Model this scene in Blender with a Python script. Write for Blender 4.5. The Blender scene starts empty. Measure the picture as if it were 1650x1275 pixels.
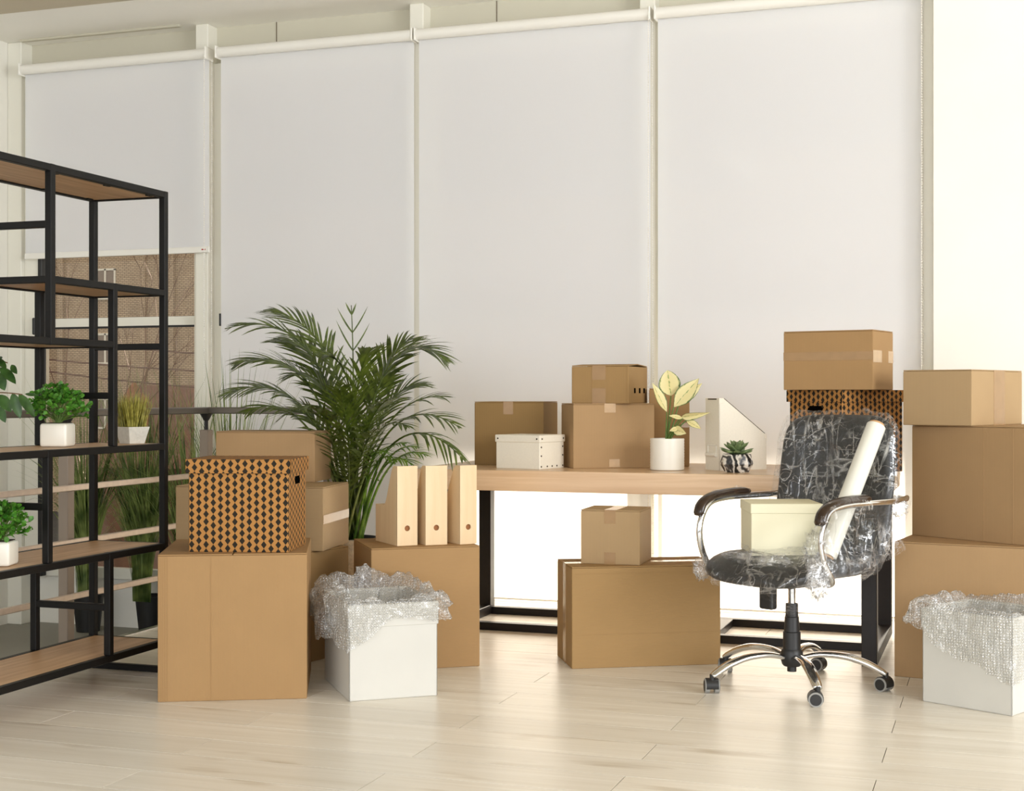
import bpy, bmesh, math, random
from mathutils import Vector, Matrix, noise
random.seed(7)
scene = bpy.context.scene
COL = scene.collection
R = math.radians
# ------------------------------------------------------------------ camera
F, CX, CY, H = 2291.67, 825.0, 637.5, 1.07
SN, CS = math.sin(R(19)), math.cos(R(19))
cam = bpy.data.objects.new('camera', bpy.data.cameras.new('camera'))
COL.objects.link(cam); scene.camera = cam
cam.data.lens = 50; cam.data.sensor_width = 36; cam.data.sensor_fit = 'HORIZONTAL'
cam.data.clip_end = 400
cam.location = (0, 0, H); cam.rotation_euler = (R(90), 0, R(19))
# ------------------------------------------------------------------ light
scene.view_settings.view_transform = 'Standard'
scene.view_settings.look = 'None'
scene.view_settings.gamma = 1.0
scene.view_settings.use_curve_mapping = False
scene.view_settings.exposure = 0.10
w = bpy.data.worlds.new('sky'); scene.world = w; w.use_nodes = True
w.node_tree.nodes['Background'].inputs[0].default_value = (0.90, 0.95, 1.0, 1)
w.node_tree.nodes['Background'].inputs[1].default_value = 1.25
def lamp(name, kind, loc, energy, color, target=None, **k):
    l = bpy.data.lights.new(name, kind); l.energy = energy; l.color = color
    for a, b in k.items(): setattr(l, a, b)
    o = bpy.data.objects.new(name, l); COL.objects.link(o); o.location = loc
    if target is not None:
        o.rotation_euler = (Vector(target) - Vector(loc)).to_track_quat('-Z', 'Y').to_euler()
    return o
lamp('sun', 'SUN', (-0.2, 20, 6.68), 50.0, (0.95, 0.98, 1.0), (-0.9, 5, 0), angle=R(3.0))
lamp('side_fill', 'AREA', (4.6, 2.2, 1.75), 262, (0.965, 0.98, 1.0), (-1.2, 5.2, 1.0), shape='RECTANGLE', size=3.2, size_y=2.6)  # added fill light out of view on the right, no window modelled
lamp('rear_fill', 'AREA', (-0.6, -2.6, 1.9), 170, (0.97, 0.982, 1.0), (-1.4, 5.0, 0.9), shape='RECTANGLE', size=5.0, size_y=2.6)  # added fill light behind the camera to brighten the front faces

# ------------------------------------------------------------------ helpers
def at(u, v, d):
    """world point on the ray through photo pixel (u, v) at viewing depth d"""
    la = (u - CX) / F * d
    return Vector((-d * SN + la * CS, d * CS + la * SN, H - (v - CY) / F * d))
def ld(la, d, z=0.0):
    return Vector((-d * SN + la * CS, d * CS + la * SN, z))
def on_plane(u, v, z):
    return at(u, v, (H - z) * F / (v - CY))
def x_at(u, Y):
    t = (u - CX) / F
    return Y * (-SN + CS * t) / (CS + SN * t)
def srgb(r, g, b):
    f = lambda c: (c / 255 / 12.92) if c <= 10 else ((c / 255 + 0.055) / 1.055) ** 2.4
    return (f(r), f(g), f(b), 1)

def box_uv(bm):
    uv = bm.loops.layers.uv.verify()
    for f in bm.faces:
        n = f.normal
        a = max(range(3), key=lambda i: abs(n[i]))
        for l in f.loops:
            c = l.vert.co
            l[uv].uv = (c.y, c.z) if a == 0 else (c.x, c.z) if a == 1 else (c.x, c.y)
def obj(name, bm, mat, parent=None, smooth=False, uv=True, loc=None):
    bm.normal_update()
    if uv: box_uv(bm)
    me = bpy.data.meshes.new(name)
    bm.to_mesh(me); bm.free()
    if mat: me.materials.append(mat)
    if smooth:
        for p in me.polygons: p.use_smooth = True
        if smooth is not True:
            try: me.set_sharp_from_angle(angle=R(smooth))
            except Exception: pass
    o = bpy.data.objects.new(name, me); COL.objects.link(o)
    if parent: o.parent = parent
    if loc: o.location = loc
    return o
def tag(o, label, cat, group=None):
    o['label'] = label; o['category'] = cat
    if group: o['group'] = group
    return o
def thing(name, label, cat, loc=(0, 0, 0), rz=0.0, group=None):
    o = bpy.data.objects.new(name, None); COL.objects.link(o)
    o.location = loc; o.rotation_euler = (0, 0, rz); o.empty_display_size = 0.05
    return tag(o, label, cat, group)
def struct(name, bm, mat, label=None, parent=None):
    o = obj(name, bm, mat, parent)
    o['kind'] = 'structure'
    if label: o['label'] = label
    return o
def share(name, src, parent, loc=None, rot=None):
    c = src.copy(); c.name = name; COL.objects.link(c); c.parent = parent
    if loc is not None: c.location = loc
    if rot is not None: c.rotation_euler = rot
    return c
def B(): return bmesh.new()
def bx(bm, x0, x1, y0, y1, z0, z1, bevel=0.0, seg=1):
    m = Matrix.Translation(((x0+x1)/2, (y0+y1)/2, (z0+z1)/2)) @ Matrix.Diagonal((x1-x0, y1-y0, z1-z0, 1))
    r = bmesh.ops.create_cube(bm, size=1, matrix=m)
    if bevel:
        es = list({e for v in r['verts'] for e in v.link_edges})
        bmesh.ops.bevel(bm, geom=es, offset=bevel, segments=seg, affect='EDGES', profile=0.5)
    return bm
def box(*a, **k): return bx(B(), *a, **k)
def rotbox(bm, size, M, bevel=0.0, seg=1):
    r = bmesh.ops.create_cube(bm, size=1, matrix=M @ Matrix.Diagonal((*size, 1)))
    if bevel:
        es = list({e for v in r['verts'] for e in v.link_edges})
        bmesh.ops.bevel(bm, geom=es, offset=bevel, segments=seg, affect='EDGES')
    return bm
def tube(bm, pts, r, seg=8, caps=True, flat=1.0, up=None):
    pts = [Vector(p) for p in pts]; n = len(pts)
    rs = r if isinstance(r, (list, tuple)) else [r] * n
    rings = []; nrm = None
    for i, p in enumerate(pts):
        t = (pts[min(i+1, n-1)] - pts[max(i-1, 0)]).normalized()
        if nrm is None:
            a = Vector(up) if up else (Vector((0, 0, 1)) if abs(t.z) < .9 else Vector((1, 0, 0)))
            nrm = (a - t * a.dot(t)).normalized()
        else:
            nrm = (nrm - t * nrm.dot(t)).normalized()
        b = t.cross(nrm)
        rings.append([bm.verts.new(p + (nrm * math.cos(2*math.pi*k/seg) * flat + b * math.sin(2*math.pi*k/seg)) * rs[i]) for k in range(seg)])
    for i in range(n-1):
        for k in range(seg):
            bm.faces.new((rings[i][k], rings[i][(k+1) % seg], rings[i+1][(k+1) % seg], rings[i+1][k]))
    if caps:
        bm.faces.new(rings[0][::-1]); bm.faces.new(rings[-1])
    return bm
def lathe(bm, prof, seg=24, c=(0, 0, 0), square=0.0):
    rings = []
    for r, z in prof:
        rings.append([bm.verts.new((c[0] + r*math.cos(2*math.pi*k/seg), c[1] + r*math.sin(2*math.pi*k/seg), c[2] + z)) for k in range(seg)])
    for i in range(len(prof)-1):
        for k in range(seg):
            bm.faces.new((rings[i][k], rings[i][(k+1) % seg], rings[i+1][(k+1) % seg], rings[i+1][k]))
    bm.faces.new(rings[0][::-1]); bm.faces.new(rings[-1])
    return bm
def xform(bm, M):
    bmesh.ops.transform(bm, matrix=M, verts=bm.verts[:]); return bm
def grid(bm, fn, nu, nv, closed=False):
    vs = [[bm.verts.new(fn(i/(nu if closed else nu-1), j/(nv-1))) for j in range(nv)] for i in range(nu)]
    uv = bm.loops.layers.uv.verify()
    for i in range(nu if closed else nu-1):
        i2 = (i+1) % nu
        for j in range(nv-1):
            f = bm.faces.new((vs[i][j], vs[i2][j], vs[i2][j+1], vs[i][j+1]))
            for l, (a, b) in zip(f.loops, ((i, j), (i+1, j), (i+1, j+1), (i, j+1))):
                l[uv].uv = (a/(nu-1), b/(nv-1))
    return bm
def bez(p0, p1, p2, n):
    p0, p1, p2 = Vector(p0), Vector(p1), Vector(p2)
    return [p0*(1-t)**2 + p1*2*t*(1-t) + p2*t*t for t in [i/(n-1) for i in range(n)]]
def catmull(P, n):
    P = [Vector(p) for p in P]; P = [P[0]*2-P[1]] + P + [P[-1]*2-P[-2]]; out = []
    for i in range(1, len(P)-2):
        for k in range(n):
            t = k/n
            out.append(0.5*((2*P[i]) + (P[i+1]-P[i-1])*t + (2*P[i-1]-5*P[i]+4*P[i+1]-P[i+2])*t*t + (3*P[i]-P[i-1]-3*P[i+1]+P[i+2])*t**3))
    return out + [P[-2]]

# ------------------------------------------------------------------ materials
def nt(name):
    m = bpy.data.materials.new(name); m.use_nodes = True
    n = m.node_tree.nodes; n.clear()
    return m, n, m.node_tree.links
def N(n, t, **k):
    x = n.new(t)
    for a, b in k.items(): setattr(x, a, b)
    return x
def ramp(n, stops):
    r = n.new('ShaderNodeValToRGB'); e = r.color_ramp.elements
    while len(e) < len(stops): e.new(0.5)
    for q, (p, c) in zip(e, stops): q.position = p; q.color = c
    return r
def principled(n, l, color=None, rough=0.5, metal=0.0, **k):
    p = N(n, 'ShaderNodeBsdfPrincipled'); o = N(n, 'ShaderNodeOutputMaterial')
    l.new(p.outputs[0], o.inputs[0])
    if color is not None: p.inputs['Base Color'].default_value = color
    p.inputs['Roughness'].default_value = rough; p.inputs['Metallic'].default_value = metal
    for a, b in k.items(): p.inputs[a].default_value = b
    return p
def plain(name, color, rough=0.5, metal=0.0, nscale=0, namt=0.06, bump=0.0, **k):
    m, n, l = nt(name); p = principled(n, l, color, rough, metal, **k)
    if nscale:
        tc = N(n, 'ShaderNodeTexCoord'); t = N(n, 'ShaderNodeTexNoise'); t.inputs['Scale'].default_value = nscale; t.inputs['Detail'].default_value = 5
        l.new(tc.outputs['Object'], t.inputs['Vector'])
        d = tuple(c*(1-namt) for c in color[:3]) + (1,); b = tuple(min(1, c*(1+namt)) for c in color[:3]) + (1,)
        r = ramp(n, [(0.3, d), (0.7, b)]); l.new(t.outputs['Fac'], r.inputs[0]); l.new(r.outputs[0], p.inputs['Base Color'])
        if bump:
            u = N(n, 'ShaderNodeBump'); u.inputs['Strength'].default_value = bump; u.inputs['Distance'].default_value = 0.01
            l.new(t.outputs['Fac'], u.inputs['Height']); l.new(u.outputs[0], p.inputs['Normal'])
    return m
def cardboard(name, color, vertical=True, pitch=0.0045):
    m, n, l = nt(name); p = principled(n, l, color, 0.75)
    p.inputs['Specular IOR Level'].default_value = 0.25
    tc = N(n, 'ShaderNodeTexCoord'); oi = N(n, 'ShaderNodeObjectInfo')
    wv = N(n, 'ShaderNodeTexWave', wave_type='BANDS', bands_direction='X' if vertical else 'Y')
    wv.inputs['Scale'].default_value = 0.314/pitch; wv.inputs['Distortion'].default_value = 0.15
    l.new(tc.outputs['UV'], wv.inputs['Vector'])
    ns = N(n, 'ShaderNodeTexNoise'); ns.inputs['Scale'].default_value = 6; ns.inputs['Detail'].default_value = 6
    l.new(tc.outputs['UV'], ns.inputs['Vector'])
    mx = N(n, 'ShaderNodeMix', data_type='RGBA'); mx.inputs[6].default_value = tuple(c*0.93 for c in color[:3])+(1,); mx.inputs[7].default_value = tuple(min(1, c*1.06) for c in color[:3])+(1,)
    l.new(ns.outputs['Fac'], mx.inputs[0])
    m2 = N(n, 'ShaderNodeMix', data_type='RGBA', blend_type='MULTIPLY'); m2.inputs[0].default_value = 1
    r = ramp(n, [(0.0, (0.94, 0.94, 0.94, 1)), (1.0, (1.02, 1.02, 1.02, 1))]); l.new(wv.outputs['Fac'], r.inputs[0])
    l.new(mx.outputs[2], m2.inputs[6]); l.new(r.outputs[0], m2.inputs[7]); l.new(m2.outputs[2], p.inputs['Base Color'])
    bp = N(n, 'ShaderNodeBump'); bp.inputs['Strength'].default_value = 0.12; bp.inputs['Distance'].default_value = 0.002
    l.new(wv.outputs['Fac'], bp.inputs['Height']); l.new(bp.outputs[0], p.inputs['Normal'])
    return m
def wood(name, c0, c1, rough=0.4, sx=1.2, sy=22, bump=0.05, randomise=False, knots=None):
    m, n, l = nt(name); p = principled(n, l, c1, rough)
    tc = N(n, 'ShaderNodeTexCoord'); mp = N(n, 'ShaderNodeMapping'); mp.inputs['Scale'].default_value = (sx, sy, 1)
    l.new(tc.outputs['UV'], mp.inputs['Vector'])
    if randomise:
        oi = N(n, 'ShaderNodeObjectInfo'); ml = N(n, 'ShaderNodeVectorMath', operation='SCALE'); ml.inputs[0].default_value = (37, 91, 53)
        l.new(oi.outputs['Random'], ml.inputs['Scale']); l.new(ml.outputs[0], mp.inputs['Location'])
    a = N(n, 'ShaderNodeTexNoise'); a.inputs['Scale'].default_value = 1; a.inputs['Detail'].default_value = 7; a.inputs['Roughness'].default_value = 0.6; a.inputs['Distortion'].default_value = 0.6
    l.new(mp.outputs[0], a.inputs['Vector'])
    r = ramp(n, [(0.28, c0), (0.52, tuple((x+y)/2 for x, y in zip(c0, c1))), (0.72, c1)]); l.new(a.outputs['Fac'], r.inputs[0])
    src = r.outputs[0]
    if knots:
        mp2 = N(n, 'ShaderNodeMapping'); mp2.inputs['Scale'].default_value = (1.3, 6, 1); l.new(tc.outputs['UV'], mp2.inputs['Vector'])
        if randomise: l.new(ml.outputs[0], mp2.inputs['Location'])
        b = N(n, 'ShaderNodeTexNoise'); b.inputs['Scale'].default_value = 1.4; b.inputs['Detail'].default_value = 3; l.new(mp2.outputs[0], b.inputs['Vector'])
        r2 = ramp(n, [(0.62, (0, 0, 0, 1)), (0.76, (1, 1, 1, 1))]); l.new(b.outputs['Fac'], r2.inputs[0])
        mm = N(n, 'ShaderNodeMix', data_type='RGBA'); mm.inputs[7].default_value = knots; l.new(r2.outputs[0], mm.inputs[0]); l.new(src, mm.inputs[6])
        src = mm.outputs[2]
        hv = N(n, 'ShaderNodeHueSaturation'); l.new(src, hv.inputs['Color'])
        mr = N(n, 'ShaderNodeMapRange'); mr.inputs['To Min'].default_value = 0.94; mr.inputs['To Max'].default_value = 1.04
        l.new(oi.outputs['Random'], mr.inputs['Value']); l.new(mr.outputs[0], hv.inputs['Value']); src = hv.outputs[0]
    l.new(src, p.inputs['Base Color'])
    if bump:
        u = N(n, 'ShaderNodeBump'); u.inputs['Strength'].default_value = bump; u.inputs['Distance'].default_value = 0.003
        l.new(a.outputs['Fac'], u.inputs['Height']); l.new(u.outputs[0], p.inputs['Normal'])
    return m
def math_n(n, l, op, a, b=None):
    x = N(n, 'ShaderNodeMath', operation=op)
    for i, v in enumerate((a, b)):
        if v is None: continue
        if isinstance(v, (int, float)): x.inputs[i].default_value = v
        else: l.new(v, x.inputs[i])
    return x.outputs[0]
def diamonds(name, base, dark, px=0.026, py=0.027, half=0.39):
    m, n, l = nt(name); p = principled(n, l, base, 0.8); p.inputs['Specular IOR Level'].default_value = 0.15
    tc = N(n, 'ShaderNodeTexCoord'); sp = N(n, 'ShaderNodeSeparateXYZ'); l.new(tc.outputs['UV'], sp.inputs[0])
    u = math_n(n, l, 'DIVIDE', sp.outputs[0], px); col = math_n(n, l, 'FLOOR', u)
    fx = math_n(n, l, 'ABSOLUTE', math_n(n, l, 'SUBTRACT', math_n(n, l, 'SUBTRACT', u, col), 0.5))
    odd = math_n(n, l, 'MULTIPLY', math_n(n, l, 'FLOORED_MODULO', col, 2.0), 0.5)
    v = math_n(n, l, 'ADD', math_n(n, l, 'DIVIDE', sp.outputs[1], py), odd)
    fy = math_n(n, l, 'ABSOLUTE', math_n(n, l, 'SUBTRACT', math_n(n, l, 'FRACT', v), 0.5))
    s = math_n(n, l, 'ADD', math_n(n, l, 'DIVIDE', fx, half), math_n(n, l, 'DIVIDE', fy, 0.5))
    k = math_n(n, l, 'LESS_THAN', s, 1.0)
    mx = N(n, 'ShaderNodeMix', data_type='RGBA'); mx.inputs[6].default_value = base; mx.inputs[7].default_value = dark
    l.new(k, mx.inputs[0]); l.new(mx.outputs[2], p.inputs['Base Color'])
    return m
def fabric(name, color, rough=0.9, scale=900, amt=0.08, trans=0.0, tcol=None, openness=0.0):
    m, n, l = nt(name)
    tc = N(n, 'ShaderNodeTexCoord')
    wx = N(n, 'ShaderNodeTexWave', bands_direction='X'); wy = N(n, 'ShaderNodeTexWave', bands_direction='Y')
    for q in (wx, wy):
        q.inputs['Scale'].default_value = scale*0.314; q.inputs['Distortion'].default_value = 2.5; q.inputs['Detail'].default_value = 2; q.inputs['Detail Scale'].default_value = 1.5
        l.new(tc.outputs['UV'], q.inputs['Vector'])
    s = math_n(n, l, 'MULTIPLY', math_n(n, l, 'ADD', wx.outputs['Fac'], wy.outputs['Fac']), 0.5)
    r = ramp(n, [(0.2, tuple(c*(1-amt) for c in color[:3])+(1,)), (0.8, color)]); l.new(s, r.inputs[0])
    p = principled(n, l, color, rough); p.inputs['Specular IOR Level'].default_value = 0.15
    l.new(r.outputs[0], p.inputs['Base Color'])
    b = N(n, 'ShaderNodeBump'); b.inputs['Strength'].default_value = 0.15; b.inputs['Distance'].default_value = 0.001
    l.new(s, b.inputs['Height']); l.new(b.outputs[0], p.inputs['Normal'])
    if trans:
        o = [q for q in n if q.type == 'OUTPUT_MATERIAL'][0]
        t = N(n, 'ShaderNodeBsdfTranslucent'); t.inputs[0].default_value = tcol or color
        mx = N(n, 'ShaderNodeMixShader'); mx.inputs[0].default_value = trans
        l.new(p.outputs[0], mx.inputs[1]); l.new(t.outputs[0], mx.inputs[2]); l.new(mx.outputs[0], o.inputs[0])
        if openness:     # the weave lets a little light straight through
            tr = N(n, 'ShaderNodeBsdfTransparent'); m3 = N(n, 'ShaderNodeMixShader'); m3.inputs[0].default_value = openness
            l.new(mx.outputs[0], m3.inputs[1]); l.new(tr.outputs[0], m3.inputs[2]); l.new(m3.outputs[0], o.inputs[0])
    return m
def leafmat(name, c0, c1, rough=0.4, trans=0.25, scale=30):
    m, n, l = nt(name); p = principled(n, l, c0, rough)
    tc = N(n, 'ShaderNodeTexCoord'); t = N(n, 'ShaderNodeTexNoise'); t.inputs['Scale'].default_value = scale; l.new(tc.outputs['Object'], t.inputs['Vector'])
    r = ramp(n, [(0.35, c0), (0.68, c1)]); l.new(t.outputs['Fac'], r.inputs[0]); l.new(r.outputs[0], p.inputs['Base Color'])
    o = [q for q in n if q.type == 'OUTPUT_MATERIAL'][0]
    tr = N(n, 'ShaderNodeBsdfTranslucent'); l.new(r.outputs[0], tr.inputs[0])
    mx = N(n, 'ShaderNodeMixShader'); mx.inputs[0].default_value = trans
    l.new(p.outputs[0], mx.inputs[1]); l.new(tr.outputs[0], mx.inputs[2]); l.new(mx.outputs[0], o.inputs[0])
    return m
def tinted_glass(name, tint, gloss=0.06):
    m, n, l = nt(name); o = N(n, 'ShaderNodeOutputMaterial')
    t = N(n, 'ShaderNodeBsdfTransparent'); t.inputs[0].default_value = tint
    g = N(n, 'ShaderNodeBsdfGlossy'); g.inputs['Roughness'].default_value = 0.03
    mx = N(n, 'ShaderNodeMixShader'); mx.inputs[0].default_value = gloss
    l.new(t.outputs[0], mx.inputs[1]); l.new(g.outputs[0], mx.inputs[2]); l.new(mx.outputs[0], o.inputs[0])
    return m
def film(name, base=0.06, crease=0.75, scale=14.0, white=0.35):
    """clear stretch film: see-through, with fine glossy and milky creases"""
    m, n, l = nt(name); o = N(n, 'ShaderNodeOutputMaterial')
    tc = N(n, 'ShaderNodeTexCoord')
    def lines(sc, rot, stretch, wid, off):
        mp = N(n, 'ShaderNodeMapping'); mp.inputs['Scale'].default_value = stretch; mp.inputs['Rotation'].default_value = rot; mp.inputs['Location'].default_value = (off, off, off); l.new(tc.outputs['Object'], mp.inputs['Vector'])
        a = N(n, 'ShaderNodeTexNoise'); a.inputs['Scale'].default_value = sc; a.inputs['Detail'].default_value = 3; a.inputs['Distortion'].default_value = 0.7
        l.new(mp.outputs[0], a.inputs['Vector'])
        d = math_n(n, l, 'ABSOLUTE', math_n(n, l, 'SUBTRACT', a.outputs['Fac'], 0.5))
        r = ramp(n, [(0.0, (1, 1, 1, 1)), (wid*0.35, (0.45, 0.45, 0.45, 1)), (wid, (0, 0, 0, 1))]); l.new(d, r.inputs[0])
        return a.outputs['Fac'], r.outputs[0]
    f1, k1 = lines(scale, (0.5, 0.5, 0.3), (1, 1, 0.22), 0.028, 0)
    f2, k2 = lines(scale*1.5, (-0.7, 0.8, 1.2), (1, 0.2, 1), 0.022, 3.7)
    f3, k3 = lines(scale*0.8, (0.4, 0.9, 0.7), (0.16, 1, 1), 0.016, 7.1)
    b = N(n, 'ShaderNodeTexNoise'); b.inputs['Scale'].default_value = 7; l.new(tc.outputs['Object'], b.inputs['Vector'])
    rb = ramp(n, [(0.38, (0.05, 0.05, 0.05, 1)), (0.62, (1, 1, 1, 1))]); l.new(b.outputs['Fac'], rb.inputs[0])
    k = math_n(n, l, 'MULTIPLY', math_n(n, l, 'MAXIMUM', k1, math_n(n, l, 'MAXIMUM', k2, k3)), rb.outputs[0])
    fac = math_n(n, l, 'ADD', math_n(n, l, 'MULTIPLY', k, crease), base)
    hs = math_n(n, l, 'ADD', f1, math_n(n, l, 'ADD', f2, f3))
    bp = N(n, 'ShaderNodeBump'); bp.inputs['Strength'].default_value = 0.8; bp.inputs['Distance'].default_value = 0.012; l.new(hs, bp.inputs['Height'])
    g = N(n, 'ShaderNodeBsdfGlossy'); g.inputs['Roughness'].default_value = 0.12; g.inputs[0].default_value = (1, 1, 1, 1); l.new(bp.outputs[0], g.inputs['Normal'])
    df = N(n, 'ShaderNodeBsdfDiffuse'); df.inputs[0].default_value = (0.9, 0.9, 0.9, 1); l.new(bp.outputs[0], df.inputs['Normal'])
    gm = N(n, 'ShaderNodeMixShader'); gm.inputs[0].default_value = white; l.new(g.outputs[0], gm.inputs[1]); l.new(df.outputs[0], gm.inputs[2])
    t = N(n, 'ShaderNodeBsdfTransparent'); t.inputs[0].default_value = (0.985, 0.985, 0.985, 1)
    mx = N(n, 'ShaderNodeMixShader'); l.new(fac, mx.inputs[0]); l.new(t.outputs[0], mx.inputs[1]); l.new(gm.outputs[0], mx.inputs[2]); l.new(mx.outputs[0], o.inputs[0])
    return m
def bubble(name):
    m, n, l = nt(name); o = N(n, 'ShaderNodeOutputMaterial'); tc = N(n, 'ShaderNodeTexCoord')
    v = N(n, 'ShaderNodeTexVoronoi'); v.inputs['Scale'].default_value = 105; v.inputs['Randomness'].default_value = 0.25; l.new(tc.outputs['Object'], v.inputs['Vector'])
    r = ramp(n, [(0.0, (1, 1, 1, 1)), (0.35, (0.9, 0.9, 0.9, 1)), (0.6, (0, 0, 0, 1))]); l.new(v.outputs['Distance'], r.inputs[0])
    ring = ramp(n, [(0.28, (0.0, 0.0, 0.0, 1)), (0.5, (1, 1, 1, 1)), (0.7, (0.1, 0.1, 0.1, 1))]); l.new(v.outputs['Distance'], ring.inputs[0])
    bp = N(n, 'ShaderNodeBump'); bp.inputs['Strength'].default_value = 1.0; bp.inputs['Distance'].default_value = 0.004; l.new(r.outputs[0], bp.inputs['Height'])
    g = N(n, 'ShaderNodeBsdfGlossy'); g.inputs['Roughness'].default_value = 0.2; l.new(bp.outputs[0], g.inputs['Normal'])
    df = N(n, 'ShaderNodeBsdfDiffuse'); df.inputs[0].default_value = (0.93, 0.92, 0.89, 1); l.new(bp.outputs[0], df.inputs['Normal'])
    gm = N(n, 'ShaderNodeMixShader'); gm.inputs[0].default_value = 0.5; l.new(g.outputs[0], gm.inputs[1]); l.new(df.outputs[0], gm.inputs[2])
    t = N(n, 'ShaderNodeBsdfTransparent'); t.inputs[0].default_value = (0.97, 0.97, 0.96, 1)
    fac = math_n(n, l, 'ADD', math_n(n, l, 'MULTIPLY', ring.outputs[0], 0.42), 0.14)
    mx = N(n, 'ShaderNodeMixShader'); l.new(fac, mx.inputs[0]); l.new(t.outputs[0], mx.inputs[1]); l.new(gm.outputs[0], mx.inputs[2]); l.new(mx.outputs[0], o.inputs[0])
    return m
def brickmat(name):
    m, n, l = nt(name); p = principled(n, l, None, 0.9)
    tc = N(n, 'ShaderNodeTexCoord'); b = N(n, 'ShaderNodeTexBrick'); l.new(tc.outputs['UV'], b.inputs['Vector'])
    b.inputs['Color1'].default_value = srgb(196, 172, 144); b.inputs['Color2'].default_value = srgb(214, 192, 164); b.inputs['Mortar'].default_value = srgb(124, 106, 86)
    b.inputs['Scale'].default_value = 1; b.inputs['Brick Width'].default_value = 0.3; b.inputs['Row Height'].default_value = 0.11; b.inputs['Mortar Size'].default_value = 0.018
    t = N(n, 'ShaderNodeTexNoise'); t.inputs['Scale'].default_value = 0.7; l.new(tc.outputs['UV'], t.inputs['Vector'])
    mx = N(n, 'ShaderNodeMix', data_type='RGBA', blend_type='MULTIPLY'); mx.inputs[0].default_value = 0.5
    r = ramp(n, [(0.3, (0.7, 0.7, 0.7, 1)), (0.7, (1.1, 1.1, 1.1, 1))]); l.new(t.outputs['Fac'], r.inputs[0])
    l.new(b.outputs['Color'], mx.inputs[6]); l.new(r.outputs[0], mx.inputs[7]); l.new(mx.outputs[2], p.inputs['Base Color'])
    return m
def marble(name):
    m, n, l = nt(name); p = principled(n, l, None, 0.35)
    tc = N(n, 'ShaderNodeTexCoord'); wv = N(n, 'ShaderNodeTexWave', bands_direction='DIAGONAL'); wv.inputs['Scale'].default_value = 7; wv.inputs['Distortion'].default_value = 9; wv.inputs['Detail'].default_value = 3; wv.inputs['Detail Scale'].default_value = 1.6
    l.new(tc.outputs['Object'], wv.inputs['Vector'])
    r = ramp(n, [(0.0, srgb(30, 30, 30)), (0.22, srgb(60, 60, 58)), (0.34, srgb(225, 218, 205)), (0.7, srgb(235, 228, 215)), (0.92, srgb(110, 105, 100)), (1.0, srgb(40, 40, 40))])
    l.new(wv.outputs['Fac'], r.inputs[0]); l.new(r.outputs[0], p.inputs['Base Color'])
    return m
def variegated(name):
    m, n, l = nt(name); p = principled(n, l, None, 0.4)
    tc = N(n, 'ShaderNodeTexCoord'); sp = N(n, 'ShaderNodeSeparateXYZ'); l.new(tc.outputs['UV'], sp.inputs[0])
    t = N(n, 'ShaderNodeTexNoise'); t.inputs['Scale'].default_value = 9; t.inputs['Detail'].default_value = 4; l.new(tc.outputs['UV'], t.inputs['Vector'])
    e = math_n(n, l, 'ABSOLUTE', math_n(n, l, 'SUBTRACT', math_n(n, l, 'MULTIPLY', sp.outputs[0], 2.0), 1.0))
    s = math_n(n, l, 'ADD', e, math_n(n, l, 'MULTIPLY', math_n(n, l, 'SUBTRACT', t.outputs['Fac'], 0.5), 0.45))
    r = ramp(n, [(0.0, srgb(120, 140, 70)), (0.05, srgb(212, 198, 138)), (0.8, srgb(218, 206, 150)), (0.93, srgb(96, 116, 48)), (1.0, srgb(60, 84, 34))])
    l.new(s, r.inputs[0]); l.new(r.outputs[0], p.inputs['Base Color'])
    return m

M = {}
M['wall'] = plain('cream_wall_paint', srgb(240, 237, 227), 0.7, nscale=3, namt=0.02)
M['wall_left'] = plain('pale_wall_paint', srgb(238, 235, 225), 0.7, nscale=3, namt=0.03)
M['soffit'] = plain('beige_soffit_paint', srgb(206, 201, 182), 0.6, nscale=2, namt=0.02)
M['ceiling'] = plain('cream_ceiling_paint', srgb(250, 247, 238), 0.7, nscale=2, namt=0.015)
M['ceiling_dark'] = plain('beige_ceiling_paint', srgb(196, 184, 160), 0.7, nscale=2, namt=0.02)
M['frame'] = plain('white_window_frame', srgb(236, 233, 220), 0.4)
M['dark_frame'] = plain('black_gasket', srgb(30, 30, 30), 0.5)
M['glass'] = tinted_glass('bronze_tinted_glass', (0.90, 0.84, 0.76, 1), 0.07)
M['blind'] = fabric('white_blind_fabric', srgb(247, 248, 250), 0.95, 420, 0.03, trans=0.3, tcol=srgb(242, 240, 238), openness=0.06)
M['blind_bar'] = plain('white_blind_plastic', srgb(240, 237, 228), 0.4)
M['tile'] = plain('grey_floor_tile', srgb(150, 147, 136), 0.6, nscale=2, namt=0.05)
M['plank'] = wood('whitewashed_oak_plank', srgb(220, 212, 196), srgb(238, 232, 220), 0.32, 1.1, 26, 0.03, True, srgb(190, 177, 155))
M['plank_gap'] = plain('dark_joint', srgb(120, 108, 90), 0.9)
M['metal_trim'] = plain('brushed_steel_trim', srgb(200, 198, 194), 0.3, 1.0)
M['black'] = plain('black_powder_coat', srgb(20, 19, 18), 0.45, nscale=60, namt=0.1, **{'Specular IOR Level': 0.22})
M['shelf_wood'] = wood('oak_shelf_board', srgb(168, 128, 88), srgb(214, 178, 136), 0.45, 1.6, 30, 0.04)
M['desk_wood'] = wood('ash_desk_top', srgb(200, 162, 122), srgb(230, 200, 164), 0.28, 1.0, 26, 0.03)
M['desk_metal'] = plain('dark_bronze_steel', srgb(34, 28, 24), 0.4, nscale=50, namt=0.08, **{'Specular IOR Level': 0.3})
M['birch'] = wood('birch_plywood', srgb(218, 188, 144), srgb(232, 207, 168), 0.5, 14, 1.2, 0.03)
M['birch_edge'] = plain('birch_edge', srgb(196, 156, 104), 0.6, nscale=90, namt=0.15)
M['hole'] = plain('dark_finger_hole', srgb(150, 98, 56), 0.8)
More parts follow.
